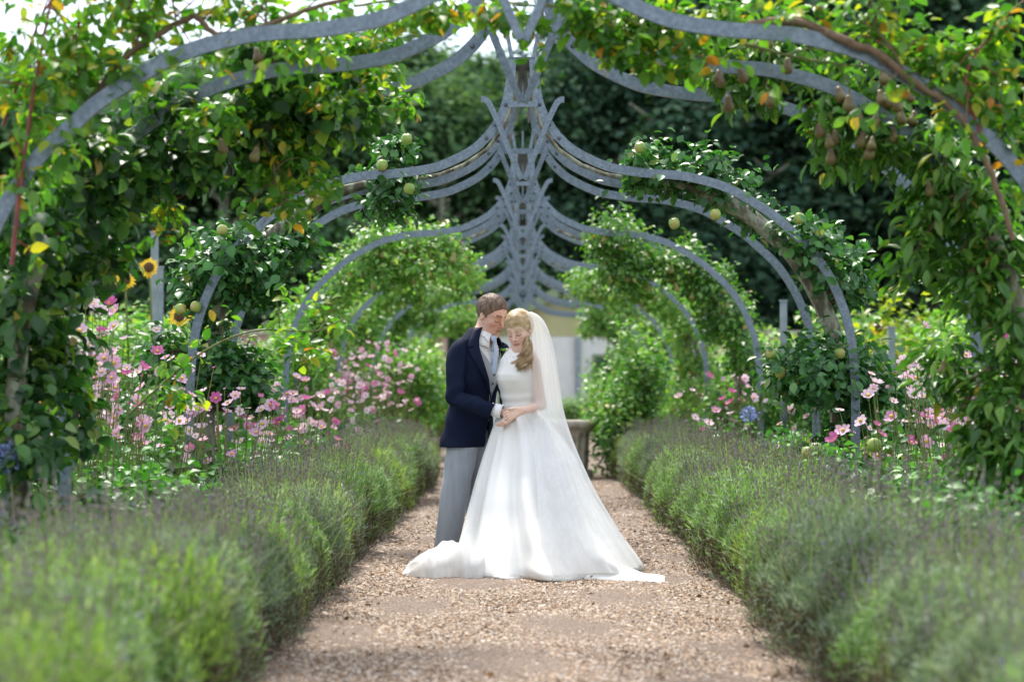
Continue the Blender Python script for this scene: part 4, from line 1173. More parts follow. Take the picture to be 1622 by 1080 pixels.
def complexion(V, C, R, S, base, lips, brow, blush, female=False):
    q = ((V - C) @ R) / S
    x, y, z = np.abs(q[:, 0]), q[:, 1], q[:, 2]
    col = np.tile(np.array(base), (len(V), 1))
    def mix(mask, c):
        nonlocal col
        mask = np.clip(mask, 0, 1)[:, None]; col = col * (1 - mask) + np.array(c) * mask
    front = (y > .03) & (z < .09) & (z > -.13)
    w = .93 if female else 1.0
    mix(front * .55 * np.exp(-(((x - .043) / .02) ** 2 + ((z + .028) / .018) ** 2)), blush)
    mix(front * .5 * np.exp(-((x / .014) ** 2 + ((z + .024) / .015) ** 2)) * (y > .08), blush)
    mix(front * (y > .06) * np.clip(1.6 - (((x) / .0255) ** 2 + ((z + .059 - (2.6 * x ** 2 if female else 0)) / .0098) ** 2) * 1.3, 0, 1), lips)
    mix(front * (y > .075) * np.clip(1.5 - ((x / .023) ** 2 + ((z + .0592) / .0022) ** 2), 0, 1) * .6, np.array(lips) * .35)
    arch = .026 + .004 * np.cos((x - .03) / .02 * 1.2)
    mix(front * (x > .010) * (x < .05) * np.exp(-((z - arch - .002) / (.0045 if female else .006)) ** 2) * (.75 if female else .95), brow)
    # lash line of the lowered lid
    lid = -.0045 - .004 * (1 - ((x - .030 * w) / .016) ** 2)
    mix(front * (np.abs(x - .030 * w) < .017) * np.exp(-((z - lid) / .0028) ** 2), (.035, .022, .018))
    mix(front * .35 * np.exp(-(((x - .030 * w) / .016) ** 2 + ((z - .006) / .008) ** 2)), np.array(base) * np.array((.72, .55, .5)))
    return col


def hand(F, wrist, pd, nrm, S, curl, thumb_side, spread=.012, tdir=None, rad=1.0):
    """palm along pd, nrm is the back of the hand; five separate fingers"""
    pd = unit(pd); nrm = unit(np.array(nrm) - pd * np.dot(pd, nrm)); sd = np.cross(pd, nrm) * thumb_side
    w = np.asarray(wrist, float)
    L = .088 * S
    for k in range(4):
        o = (k - 1.5) * .0185 * S
        F.cone(w + sd * o * .45 + pd * .012, w + sd * o + pd * L * (1 - .04 * abs(k - 1)), .015 * S * rad, .0115 * S * rad, .012)
    fl = np.array((.066, .075, .082, .074))[::-1] if False else np.array((.060, .072, .080, .073))
    for k in range(4):                                    # little finger ... index (towards the thumb)
        o = (k - 1.5) * .0185 * S
        b = w + sd * o + pd * L * (1 - .04 * abs(k - 1))
        ang = 0; P = [b]; r_ = [.0098, .0092, .0085, .0068]
        d = pd
        for j, fr in enumerate((.45, .31, .24)):
            ang += curl[j] * (1 + .06 * (1.5 - k))
            d = pd * cos(ang) - nrm * sin(ang) + sd * (k - 1.5) * spread
            P.append(P[-1] + unit(d) * fl[k] * fr * S)
        F.chain(P, np.array(r_) * S * rad, .004)
    tb = w + sd * .026 * S + pd * .028 * S
    td = unit(tdir) if tdir is not None else unit(pd * .75 + sd * .55 - nrm * .35)
    F.cone(w + sd * .012 * S + pd * .01, tb + td * .018 * S, .016 * S * rad, .0125 * S * rad, .012)
    F.chain([tb + td * .012 * S, tb + td * .042 * S, unit(td + pd * .25) * .028 * S + tb + td * .042 * S], np.array((.0125, .0108, .008)) * S * rad, .005)


def body_object(name, F, C, R, S, cols, mat, female):
    V, Q = F.surface()
    mb = MB(); mb.add(V, Q)
    o = mb.build(name, mat)
    col = complexion(V, C, R, S, *cols, female=female)
    at = o.data.color_attributes.new('complexion', 'FLOAT_COLOR', 'POINT')
    n = len(o.data.vertices)
    at.data.foreach_set('color', np.column_stack([col, np.ones(len(col))])[:n].astype(np.float32).ravel())
    return o


GD0 = 13.6
def q(px, py, dy=0.0):
    s = FPX / GD0
    return np.array(((px - VX) / s, GD0 + dy, CH + (HY - py) / s))


M['skin_m'] = skin_mat('skin_ruddy', None); M['skin_f'] = skin_mat('skin_fair', None)
M['navy'] = pmat('navy_wool', [(0.3, (0.0035, 0.007, 0.022)), (0.7, (0.007, 0.013, 0.036))], rough=.8, scale=5, bump=.07, bscale=160, spec=.12, sheen=.0, bdist=.003)
M['navy_lapel'] = pmat('navy_lapel', [(0.3, (0.004, 0.008, 0.025)), (0.7, (0.008, 0.015, 0.040))], rough=.75, scale=5, bump=.06, bscale=160, spec=.15, sheen=.0, bdist=.003)
M['greytrouser'] = pmat('grey_trouser_wool', [(0.3, (0.24, 0.265, 0.305)), (0.7, (0.32, 0.35, 0.39))], rough=.8, scale=6, bump=.2, bscale=150, spec=.25, sheen=.2, stretch=(3, 3, .4), bdist=.003)
M['waistcoat'] = pmat('dove_grey_waistcoat', [(0.3, (0.27, 0.30, 0.33)), (0.7, (0.36, 0.39, 0.42))], rough=.75, scale=8, bump=.15, bscale=150, bdist=.003)
M['shirt'] = pmat('white_cotton', [(0.3, (0.74, 0.75, 0.78)), (0.7, (0.80, 0.81, 0.83))], rough=.75, scale=12, bump=.1, bscale=40)
M['tie'] = pmat('pale_blue_silk', [(0.3, (0.36, 0.49, 0.70)), (0.7, (0.48, 0.61, 0.80))], rough=.4, scale=30, stretch=(1, 1, 3))
M['shoe'] = pmat('black_leather', [(0.3, (0.012, 0.012, 0.012)), (0.7, (0.03, 0.03, 0.03))], rough=.3, scale=20)
M['satin'] = pmat('ivory_satin', [(0.3, (0.71, 0.70, 0.68)), (0.7, (0.77, 0.76, 0.74))], rough=.5, scale=4, spec=.4, sheen=.2, bump=.22, bscale=5.0, bdist=.03)
M['lace'] = pmat('lace', [(0.35, (0.68, 0.66, 0.65)), (0.6, (0.84, 0.83, 0.82))], rough=.7, scale=70, bump=.5, bscale=90, bdist=.004)
M['hair_m'] = pmat('brown_hair', [(0.3, (0.075, 0.042, 0.026)), (0.5, (0.15, 0.09, 0.055)), (0.7, (0.24, 0.155, 0.10))], rough=.5, scale=45, detail=5, bump=.5, bscale=90, stretch=(1, 1, .35), bdist=.006)
M['hair_f'] = pmat('blond_hair', [(0.3, (0.30, 0.19, 0.09)), (0.5, (0.50, 0.35, 0.19)), (0.7, (0.66, 0.50, 0.31))], rough=.4, scale=34, detail=5, bump=.45, bscale=80, stretch=(.5, 1, 1), bdist=.006)
M['hair_f2'] = pmat('honey_blond_curls', [(0.3, (0.30, 0.185, 0.09)), (0.5, (0.44, 0.30, 0.165)), (0.7, (0.58, 0.43, 0.26))], rough=.45, scale=18, detail=5, bump=.1, bscale=80, bdist=.006)
M['pearl'] = pmat('pearl', [(0.3, (0.7, 0.68, 0.66)), (0.7, (0.8, 0.78, 0.76))], rough=.2, scale=10)


def tulle(name, opac_lo, opac_hi, scale):
    m, n, l, out = new_mat(name)
    p = n.new('ShaderNodeBsdfDiffuse'); p.inputs['Color'].default_value = (.84, .84, .84, 1)
    tl = n.new('ShaderNodeBsdfTranslucent'); tl.inputs['Color'].default_value = (.84, .84, .84, 1)
    a = n.new('ShaderNodeMixShader'); a.inputs[0].default_value = .45
    l.new(p.outputs[0], a.inputs[1]); l.new(tl.outputs[0], a.inputs[2])
    tr = n.new('ShaderNodeBsdfTransparent')
    t = n.new('ShaderNodeTexCoord'); mp = n.new('ShaderNodeMapping'); mp.inputs['Scale'].default_value = scale
    no = n.new('ShaderNodeTexNoise'); no.inputs['Scale'].default_value = 1; no.inputs['Detail'].default_value = 3
    l.new(t.outputs['Object'], mp.inputs['Vector']); l.new(mp.outputs['Vector'], no.inputs['Vector'])
    r = n.new('ShaderNodeMapRange'); r.inputs[1].default_value = .35; r.inputs[2].default_value = .65; r.inputs[3].default_value = opac_lo; r.inputs[4].default_value = opac_hi
    l.new(no.outputs['Fac'], r.inputs[0])
    s = n.new('ShaderNodeMixShader'); l.new(r.outputs[0], s.inputs[0]); l.new(tr.outputs[0], s.inputs[1]); l.new(a.outputs[0], s.inputs[2])
    l.new(s.outputs[0], out.inputs['Surface'])
    return m


M['veil'] = tulle('veil_tulle', .44, .60, (7, 7, .5))
M['train_tulle'] = tulle('pooled_tulle', .72, .96, (5, 5, 5))

# ---------------- groom
gf = unit(np.array((.77, -.64, 0))); gl = np.array((.64, .77, 0))          # facing, and towards his left
HS = 1.13
gC = q(779, 501, -.02)
f0 = np.array((sin(radians(50)), -cos(radians(50)), 0)); pit = radians(24)
gface = f0 * cos(pit) - np.array((0, 0, 1)) * sin(pit)
gup = f0 * sin(pit) + np.array((0, 0, 1)) * cos(pit)

wr_g = q(796, 651, -.33)
F = Field(q(660, 455) - (0, .52, 0), q(850, 892) + (0, .42, 0), .005)
gR, gP = make_head(F, gC, gface, gup, HS)
# neck, torso
F.cone(gP(0, -.03, -.05), q(763, 532, -.02), .056, .06, .02)
F.cone(q(763, 532, -.02), q(760, 545, -.01), .06, .07, .03)
for z_, px_, a_, b_ in ((1.44, 758, .155, .085), (1.28, 757, .150, .105), (1.10, 750, .135, .095), (.92, 742, .14, .10)):
    c = np.array(((px_ - VX) / (FPX / GD0), GD0, z_)); Rm = np.stack([gl, gf, (0, 0, 1)], 1)
    F.ell(c, (a_, b_, .13), Rm, .05)
shR = q(728, 556, 0) + np.array((0, -.13, 0)); shL = q(789, 556, 0) + np.array((0, .14, 0))
elR = q(723, 634, -.24); elL = q(806, 640, .16)
F.chain([shR, q(726, 632, -.24), wr_g - unit(wr_g - elR) * .02], [.040, .036, .028], .02)
wr_l = q(806, 650, -.14)
F.chain([shL, elL, wr_l], [.040, .036, .026], .02)
hipR, hipL = q(732, 705, -.06), q(754, 705, .07)
knR, anR = q(719, 792, -.10), q(705, 874, -.06)
knL, anL = q(758, 790, .10), q(753, 872, .16)
F.chain([hipR, knR, anR], [.085, .058, .042], .03); F.chain([hipL, knL, anL], [.085, .058, .042], .03)
for an in (anR, anL): F.chain([an, an + gf * .10 + (0, 0, -.045), an + gf * .17 + (0, 0, -.05)], [.04, .034, .026], .02)
# his right hand reaches to hers: palm up under her fingers
hand(F, wr_g, np.array((.93, -.10, -.33)), np.array((.25, -.55, .8)), 1.02, (.35, .5, .4), 1, tdir=(.75, -.35, .15))
hand(F, wr_l, np.array((.2, -.6, -.25)), np.array((.5, .2, .8)), 1.0, (.3, .4, .3), -1)
groom = body_object('person', F, gC, gR, HS, ((.60, .365, .285), (.46, .20, .17), (.09, .052, .036), (.60, .27, .21)), M['skin_m'], False)
tag(groom, 'man in navy jacket, grey waistcoat and trousers bowing his head to the bride', 'person')


def ring_c(z, cx):    # centre of a torso ring; cx in photo px
    return np.array(((cx - VX) / (FPX / GD0), GD0, z))


JZ = np.array([.785, .95, 1.10, 1.25, 1.38, 1.46, 1.51, 1.555, 1.60])
JC = np.array([737, 743, 748, 754, 757, 758, 759, 760, 762.])
JA = np.array([.186, .180, .178, .198, .214, .205, .172, .125, .082])
JB = np.array([.166, .152, .138, .148, .140, .122, .105, .090, .078])
E1 = np.array([2, 8, 7, -12, -27, -33, -36, -38, -40.])        # right-hand front edge, degrees
E2 = np.array([24, 12, 11, 34, 44, 46, 46, 44, 42.])
def jk(z): return [np.interp(z, JZ, A) for A in (JC, JA, JB, E1, E2)]


def torso_pt(z, phi, off=0.0, wr=0.0):
    c, a, b, _, _ = jk(z)
    return ring_c(z, c) + gf * (b + off) * np.cos(phi) + gl * (a + off) * np.sin(phi) + np.array((0, 0, wr))


mb = MB(); nz, nph = 46, 60; V = []
for z in np.linspace(JZ[0], JZ[-1], nz):
    c, a, b, e1, e2 = jk(z)
    # from the left front edge round the back to the right front edge
    ph = np.radians(np.linspace(e2, 360 + e1, nph))
    for p in ph:
        fold = .006 * sin(p * 5 + z * 9) * (1.5 - z) + .004 * sin(z * 40 + p * 3)
        V.append(torso_pt(z, p, fold))
mb.add(np.array(V), grid_faces(nph, nz))
# sleeves
def sleeve(P, R, n=40, wrinkle=.006):
    P = spline(P, n); R = np.interp(np.linspace(0, 1, n), np.linspace(0, 1, len(R)), R)
    T = unit(np.gradient(P, axis=0)); u = unit(np.cross(T[0], (0, 1, .2))); V = []; seg = 22
    for i in range(n):
        u = unit(u - T[i] * np.dot(u, T[i])); w = np.cross(T[i], u); a = np.arange(seg) * 2 * pi / seg
        t = i / n
        wk = wrinkle * (1.5 * np.sin(t * 40 + 1.8 * np.sin(a + 1)) * np.exp(-((t - .55) / .13) ** 2) + .8 * np.sin(t * 63 + 2.5 * np.sin(a * 2 + .6)) * np.exp(-((t - .75) / .15) ** 2)) + .004 * np.sin(a * 3 + t * 17) + .003 * np.sin(t * 24 + a * 2)
        rr = R[i] + wk
        V.append(P[i] + (np.cos(a) * rr)[:, None] * u + (np.sin(a) * rr)[:, None] * w)
    return np.concatenate(V), grid_faces(seg, n, True)
shs = [q(737, 546, -.10), q(727, 560, -.15), q(722, 595, -.2), q(726, 631, -.245), q(753, 640, -.29), q(783, 651, -.33)]
mb.add(*sleeve(shs, [.062, .070, .064, .062, .058, .051]))
mb.add(*sleeve([q(786, 549, .10), q(796, 566, .15), q(802, 600, .17), q(806, 640, .15), wr_l - (0, -.05, 0)], [.062, .072, .066, .06, .05]))
jacket = mb.build('jacket', M['navy'], groom)
md = jacket.modifiers.new('thickness', 'SOLIDIFY'); md.thickness = .006; md.offset = -1
md = jacket.modifiers.new('smooth', 'SUBSURF'); md.levels = 1; md.render_levels = 1
# lapels with a notch, and the collar
for side in (-1, 1):
    mb = MB(); V = []; nzl = 34; nw = 6
    zs = np.linspace(1.115, 1.60, nzl)
    for z in zs:
        c, a, b, e1, e2 = jk(z)
        edge = np.radians(e1 if side < 0 else e2)
        wdt = np.interp(z, [1.115, 1.30, 1.425, 1.432, 1.455, 1.462, 1.53, 1.60], [.006, .055, .088, .088, .052, .075, .058, .05])
        for j in range(nw):
            t = j / (nw - 1); rr = .5 * (a + b)
            V.append(torso_pt(z - (.012 * t if z > 1.46 else -.015 * t), edge + side * t * wdt / rr, .006 + .007 * sin(pi * t)))
    mb.add(np.array(V), grid_faces(nw, nzl) if side > 0 else grid_faces(nw, nzl)[:, ::-1])
    lp = mb.build('lapel', M['navy_lapel'], groom)
    md = lp.modifiers.new('thickness', 'SOLIDIFY'); md.thickness = .004; md.offset = 0
# waistcoat
mb = MB(); V = []; nc, nr = 25, 20
for i in range(nr):
    for j in range(nc):
        ph = radians(-58 + 125 * j / (nc - 1)); d = abs(math.degrees(ph) - 8)
        top = 1.30 + min(.17, .0042 * d); z = .96 + (top - .96) * i / (nr - 1)
        V.append(torso_pt(z, ph, -.013))
mb.add(np.array(V), grid_faces(nc, nr)); wc = mb.build('waistcoat', M['waistcoat'], groom)
for k in range(5):
    mb = MB(); p = torso_pt(1.275 - k * .06, radians(9), -.011); tube(mb, [p, p + gf * .006], .008, 10); mb.build('button', M['bolt'], wc)
# shirt front, collar, cuffs
mb = MB(); V = []; nc, nr = 21, 16
for i in range(nr):
    z = 1.24 + .34 * i / (nr - 1)
    for j in range(nc): V.append(torso_pt(z, radians(-62 + 130 * j / (nc - 1)), -.024 if z < 1.5 else -.020))
mb.add(np.array(V), grid_faces(nc, nr))
shirt = mb.build('shirt', M['shirt'], groom)
nk0 = q(765, 536, -.016); ndir = unit(gP(0, -.02, -.06) - nk0)
nu = unit(gf - ndir * np.dot(gf, ndir)); nv = np.cross(ndir, nu)
mb = MB(); V = []
for k in range(4):
    for a in np.linspace(radians(10), radians(350), 40):
        r = .094 - .006 * k
        lift = -.055 + .0255 * k + .016 * (1 - cos(a)) / 2 * (k / 3)
        V.append(nk0 + nu * cos(a) * r + nv * sin(a) * r + ndir * (lift * 1.25 - .006))
mb.add(np.array(V), grid_faces(40, 4)); co = mb.build('collar', M['shirt'], shirt)
co.modifiers.new('thickness', 'SOLIDIFY').thickness = .004
for s in (-1, 1):
    mb = MB(); A0, A1 = radians(8 * s), radians(75 * s)
    def cp(a, r, h): return nk0 + nu * cos(a) * r + nv * sin(a) * r + ndir * h
    V = [cp(A0, .082, .026), cp((A0 + A1) / 2, .081, .030), cp(A1, .081, .036), cp(A1, .089, .000), cp((A0 + A1) / 2, .094, -.012), cp(radians(24 * s), .106, -.040)]
    mb.add(V, [[0, 1, 4, 5], [1, 2, 3, 4]]); wg = mb.build('collar_wing', M['shirt'], shirt, smooth=False)
    wg.modifiers.new('thickness', 'SOLIDIFY').thickness = .005
# tie
mb = MB(); V = []
kn = nk0 + nu * .092 + ndir * .004
path = spline([kn, torso_pt(1.47, radians(5), .014), torso_pt(1.40, radians(6), .000), torso_pt(1.31, radians(8), -.020), torso_pt(1.22, radians(8), -.034)], 22)
wd = np.interp(np.linspace(0, 1, 22), [0, .1, .16, .3, 1], [.034, .030, .026, .036, .066])
for p, w_ in zip(path, wd):
    for t in (-1, -.5, 0, .5, 1): V.append(p + gl * w_ * .5 * t + gf * .008 * (1 - t * t))
mb.add(np.array(V), grid_faces(5, 22)); tie = mb.build('tie', M['tie'], groom); tie.modifiers.new('thickness', 'SOLIDIFY').thickness = .004
kb = MB(); V = []
for i, (h, w_) in enumerate(((.014, .020), (.008, .026), (-.006, .022), (-.022, .014))):
    for a in np.arange(12) * pi / 6: V.append(kn + ndir * h + gl * w_ * cos(a) + gf * (.012 * sin(a) + .006))
kb.add(np.array(V), grid_faces(12, 4, True)); kb.build('knot', M['tie'], tie)
for wrp, el in ((wr_g, elR), (wr_l, elL)):
    d = unit(wrp - el); mb = MB(); s0 = wrp - d * .085
    V, Fc = sleeve([s0, s0 + d * .04, s0 + d * .088], [.040, .045, .047], 8, 0); mb.add(V, Fc)
    cf = mb.build('cuff', M['shirt'], groom); cf.modifiers.new('thickness', 'SOLIDIFY').thickness = .004
# trousers
mb = MB()
def leg(P, R):
    P = spline(P, 44); R = np.interp(np.linspace(0, 1, 44), np.linspace(0, 1, len(R)), R); seg = 28; V = []
    for i in range(44):
        a = np.arange(seg) * 2 * pi / seg; t = i / 43
        rr = R[i] * (1 + .10 * np.clip(np.cos(a), 0, 1) ** 6) + .004 * np.sin(t * 30 + a * 2) * np.exp(-((t - .5) / .12) ** 2) + .007 * np.sin(t * 70) * np.exp(-((t - .98) / .06) ** 2)
        V.append(P[i] + (np.cos(a) * rr * 1.06)[:, None] * gf + (np.sin(a) * rr * .96)[:, None] * gl)
    return np.concatenate(V), grid_faces(seg, 44, True)
mb.add(*leg([q(737, 680, -.04), hipR + (0, 0, -.03), knR, anR + (0, 0, -.035)], [.096, .100, .088, .075]))
mb.add(*leg([q(750, 680, .05), hipL + (0, 0, -.03), knL, anL + (0, 0, -.035)], [.100, .100, .086, .074]))
mb.build('trousers', M['greytrouser'], groom).modifiers.new('thickness', 'SOLIDIFY').thickness = .004
for an in (anR, anL):
    Fs = Field(np.minimum(an, an + gf * .25) - .1 - np.array((0, 0, .03)), np.maximum(an, an + gf * .25) + .1, .006)
    z0 = -an[2]
    Fs.chain([an + (0, 0, -.02), an + gf * .02 + (0, 0, -.045)], [.046, .045], .02)
    Fs.ell(an + gf * .09 + (0, 0, z0 + .042), (.15, .05, .040), np.stack([gf, gl, (0, 0, 1)], 1), .03)
    V, Q = Fs.surface(); V[:, 2] = np.maximum(V[:, 2], .012); mb = MB(); mb.add(V, Q); mb.build('shoe', M['shoe'], groom)
# hair
Fh = Field(gC - .2, gC + .2, .0045)
def hell(c, r, k=.012, sub=False): Fh.ell(gP(*c), np.array(r) * HS, gR, k, sub)
hell((0, -.014, .040), (.081, .107, .095))
s, X = Fh._sl(gC - .2, gC + .2, 0)
ql = ((X - gC) @ gR) / HS
cut = np.maximum(.004 + .66 * ql[..., 1] + .62 * np.maximum(ql[..., 1] - .035, 0) - ql[..., 2] + .002 * np.sin(ql[..., 0] * 160), np.where(ql[..., 2] < -.0, ql[..., 1] + .018, -1.0))
side_burn = (np.abs(ql[..., 0]) > .066) & (ql[..., 1] > .0) & (ql[..., 1] < .022) & (ql[..., 2] > -.02)
cut = np.where(side_burn, -.01, cut)
tex = .0018 * np.sin(ql[..., 0] * 260 + 2 * np.sin(ql[..., 1] * 40)) * (ql[..., 2] > .07) + .0012 * np.sin(ql[..., 1] * 230 + ql[..., 2] * 120)
Fh.f[s] = np.maximum(Fh.f[s] + tex, cut * HS * .8).astype(np.float32)
V, Q = Fh.surface(); mb = MB(); mb.add(V, Q)
mb.build('hair', M['hair_m'], groom)
# short tufts break up the outline
mb = MB(); n = 5200
d = unit(rng.normal(size=(n, 3))); loc = np.array((0, -.014, .040)) + d * np.array((.081, .107, .095))
ok = (loc[:, 2] > .010 + .66 * loc[:, 1] + .62 * np.maximum(loc[:, 1] - .035, 0)) & ((loc[:, 2] > .0) | (loc[:, 1] < -.03)); loc, d = loc[ok], d[ok]
A = d * .35 + np.array((.1, .9, .1)) * (loc[:, 2:3] > .09) + np.array((0, -.5, -.5)) * (loc[:, 2:3] <= .09) + rng.normal(size=loc.shape) * .16
mb.add(*leaf_arrays(gC + (loc @ gR.T) * HS, (d @ gR.T) + rng.normal(size=loc.shape) * .2, A @ gR.T, rng.uniform(.012, .024, len(loc)), .0028, T2)); mb.build('hair_tufts', M['hair_m'], groom)
# buttonhole: small white rose with leaves
bh = torso_pt(1.435, radians(47), .035)
mb = MB(); n = 26
d = unit(rng.normal(size=(n, 3)) + gf * .8)
mb.add(*leaf_arrays(bh + d * .006, d, d + rng.normal(size=(n, 3)) * .6, .028, .024, T10), 0)
n = 24; d = unit(rng.normal(size=(n, 3)) + gf * .5 - np.array((0, 0, .7)))
mb.add(*leaf_arrays(np.tile(bh, (n, 1)), rng.normal(size=(n, 3)) + gf, d, .06, .024, T10), 1)
mb.build('buttonhole_flower', [M['shirt'], M['border_leaf']], groom)

# ---------------- bride
BD = 13.38
bs = FPX / BD
def qb(px, py, dy=0.0): return np.array(((px - VX) / bs, BD + dy, CH + (HY - py) / bs))
bf = unit(np.array((-.50, -.866, 0))); bl = np.array((.866, -.50, 0))        # facing; towards her left
BHS = 1.08
bC = qb(822.5, 524, -.02)
yaw, pit = radians(-24), radians(21)
f0 = np.array((sin(yaw), -cos(yaw), 0))
bface = f0 * cos(pit) - np.array((0, 0, 1)) * sin(pit)
bup = f0 * sin(pit) + np.array((0, 0, 1)) * cos(pit) + np.array((-.13, 0, 0))
F = Field(qb(770, 485) - (0, .50, 0), qb(880, 800) + (0, .40, 0), .0045)
bR, bP = make_head(F, bC, bface, bup, BHS, True)
nb = qb(824, 567, -.0)
F.cone(bP(0, -.03, -.05), nb, .044, .047, .02)
for z_, px_, a_, b_ in ((1.36, 824, .135, .070), (1.24, 822, .12, .085), (1.08, 823, .098, .078), (.92, 823, .125, .10)):
    F.ell(np.array(((px_ - VX) / bs, BD, z_)), (a_, b_, .12), np.stack([bl, bf, (0, 0, 1)], 1), .05)
bshL, bshR = qb(846, 575, -.08), qb(806, 575, .07)
belL = qb(857, 641, -.07)
wr_b = qb(829, 649, -.33); wr_b2 = qb(812, 659, -.17); belR = qb(808, 642, .03)
F.chain([bshL, belL, wr_b], [.040, .033, .0245], .02)
F.chain([bshR, belR, wr_b2], [.038, .032, .024], .02)
F.chain([qb(822, 690), qb(820, 780)], [.12, .09], .05)
# her left hand lies over his, thumb on top, fingers curling round
hand(F, wr_b, np.array((-.86, -.12, -.28)), np.array((.10, -.80, .45)), .92, (.25, .45, .45), 1, tdir=(-.92, -.30, -.02), spread=.05)
hand(F, wr_b2, np.array((-.5, -.5, -.5)), np.array((-.2, -.4, -.8)), .9, (.3, .5, .4), -1)
bride = body_object('person', F, bC, bR, BHS, ((.70, .47, .37), (.60, .20, .21), (.36, .24, .15), (.70, .35, .29)), M['skin_f'], True)
tag(bride, 'blond woman in a white satin wedding gown and long veil, eyes lowered', 'person')

# bodice
BZ = np.array([1.00, 1.04, 1.10, 1.17, 1.235, 1.28, 1.335, 1.38, 1.425, 1.45])
BX = np.array([823, 823, 822.5, 821.5, 820, 820, 822, 823.5, 824, 824.])
BA = np.array([.128, .118, .122, .131, .142, .146, .142, .138, .105, .062])
BB = np.array([.105, .098, .103, .116, .136, .138, .105, .085, .068, .058])
mb = MB(); V = []; seg = 56
for z in np.linspace(BZ[0], BZ[-1], 44):
    c = np.array(((np.interp(z, BZ, BX) - VX) / bs, BD, z)); a, b = np.interp(z, BZ, BA), np.interp(z, BZ, BB)
    for p in np.arange(seg) * 2 * pi / seg:
        bust = .014 * math.exp(-((z - 1.25) / .055) ** 2) * (math.exp(-((p - .5) / .32) ** 2) + math.exp(-((p - 5.78) / .32) ** 2))
        rr = .0035 * sin(z * 95 + 2.2 * cos(p)) * math.exp(-((z - 1.10) / .07) ** 2)
        bk = .75 if cos(p) < 0 else 1
        V.append(c + bf * (b * bk + bust + rr) * cos(p) + bl * (a + rr) * sin(p))
mb.add(np.array(V), grid_faces(seg, 44, True)); bod = mb.build('bodice', M['satin'], bride)
bod.modifiers.new('smooth', 'SUBSURF').levels = 1
mb = MB(); V = []
for z, gr in ((1.345, -.002), (1.36, .001), (1.38, .003), (1.41, .004), (1.44, .004), (1.458, .004)):
    c = np.array(((np.interp(z, BZ, BX) - VX) / bs, BD, z)); a, b = np.interp(z, BZ, BA) + gr, np.interp(z, BZ, BB) + gr
    for p in np.arange(seg) * 2 * pi / seg: V.append(c + bf * b * (.78 if cos(p) < 0 else 1) * cos(p) + bl * a * sin(p))
mb.add(np.array(V), grid_faces(seg, 6, True)); mb.build('lace_yoke', M['lace'], bod)

# skirt: rows (z, depth of centre, left px, right px, front reach, back reach)
SK = np.array([(1.055, 13.38, 797, 850, .105, .10), (1.03, 13.38, 795, 852, .13, .11), (.99, 13.375, 787, 862, .17, .14), (.93, 13.37, 781, 876, .23, .17), (.766, 13.33, 768, 905, .35, .25), (.62, 13.26, 757, 921, .44, .30),
               (.486, 13.2, 748, 937, .52, .35), (.36, 13.14, 740, 956, .58, .40), (.25, 13.08, 733, 977, .64, .44), (.145, 13.02, 726, 999, .69, .48), (.07, 12.98, 722, 1012, .72, .51), (.03, 12.96, 722, 1016, .73, .52), (.006, 12.95, 724, 1015, .725, .52)])
mb = MB(); seg = 220; nr = 90; V = []
rows = spline(SK, nr)
th = np.arange(seg) * 2 * pi / seg
for i, (z, D, L_, R_, fr, bk) in enumerate(rows):
    t = i / (nr - 1)
    s = FPX / D; cx = ((L_ + R_) / 2 - VX) / s; rx = (R_ - L_) / 2 / s
    fold = (.11 * np.cos(9 * th + 1.0 + .8 * np.sin(t * 3)) + .065 * np.cos(16 * th + 2.0 - t) * (.6 + .4 * np.sin(3 * th + 1)) + .028 * np.cos(29 * th + .4) * (1 - .7 * t)) * (.45 + .55 * t)
    fold = np.where(fold > 0, fold * 1.15, fold * .85)
    # bubbles where the satin breaks low on her left
    lump = 1.5 * (.07 * np.exp(-((th - 5.35) / .22) ** 2) * np.exp(-((z - .12) / .10) ** 2) + .05 * np.exp(-((th - 5.75) / .2) ** 2) * np.exp(-((z - .30) / .16) ** 2) - .05 * np.exp(-((th - 5.53) / .07) ** 2) * np.exp(-((z - .22) / .15) ** 2) - .03 * np.exp(-((th - 5.15) / .06) ** 2) * np.exp(-((z - .1) / .12) ** 2) + .05 * np.exp(-((th - 4.6) / .12) ** 2) * np.exp(-((z - .06) / .06) ** 2))
    damp = np.abs(np.sin(th)) * .8 + .2
    k = 1 + fold * damp + lump
    x = cx + rx * (1 + (k - 1) * .5) * np.cos(th)
    y = D + np.where(np.sin(th) < 0, fr, bk) * k * np.sin(th)
    zz = np.full(seg, z) if z > .02 else np.full(seg, z) + .006 + .006 * np.sin(th * 11)
    V.append(np.stack([x, y, zz], -1))
mb.add(np.concatenate(V), grid_faces(seg, nr, True)); skirt = mb.build('skirt', M['satin'], bride)

# train tip lying on the gravel to the right
mb = MB(); V = []; nu_, nv_ = 26, 12
for i in range(nu_):
    u_ = i / (nu_ - 1)
    for j in range(nv_):
        v_ = j / (nv_ - 1)
        p0 = W(960 + 95 * u_, 916 + 8 * u_, 0)[0:0]
        px_ = 925 + (1053 - 925) * u_; top = 884 + 34 * u_ ** .75; bot = 920 + 5 * u_
        py_ = top + (bot - top) * v_
        D = FPX * CH / (py_ - HY)
        z = .004 + (.09 * (1 - u_) ** 1.4 + .018) * math.sin(pi * v_) ** .8 + .010 * sin(u_ * 13 + v_ * 5) * sin(pi * v_)
        V.append(((px_ - VX) / FPX * D, D, z + .006))
mb.add(np.array(V), grid_faces(nv_, nu_)); tr_ = mb.build('train', M['satin'], bride); tr_.modifiers.new('thickness', 'SOLIDIFY').thickness = .004

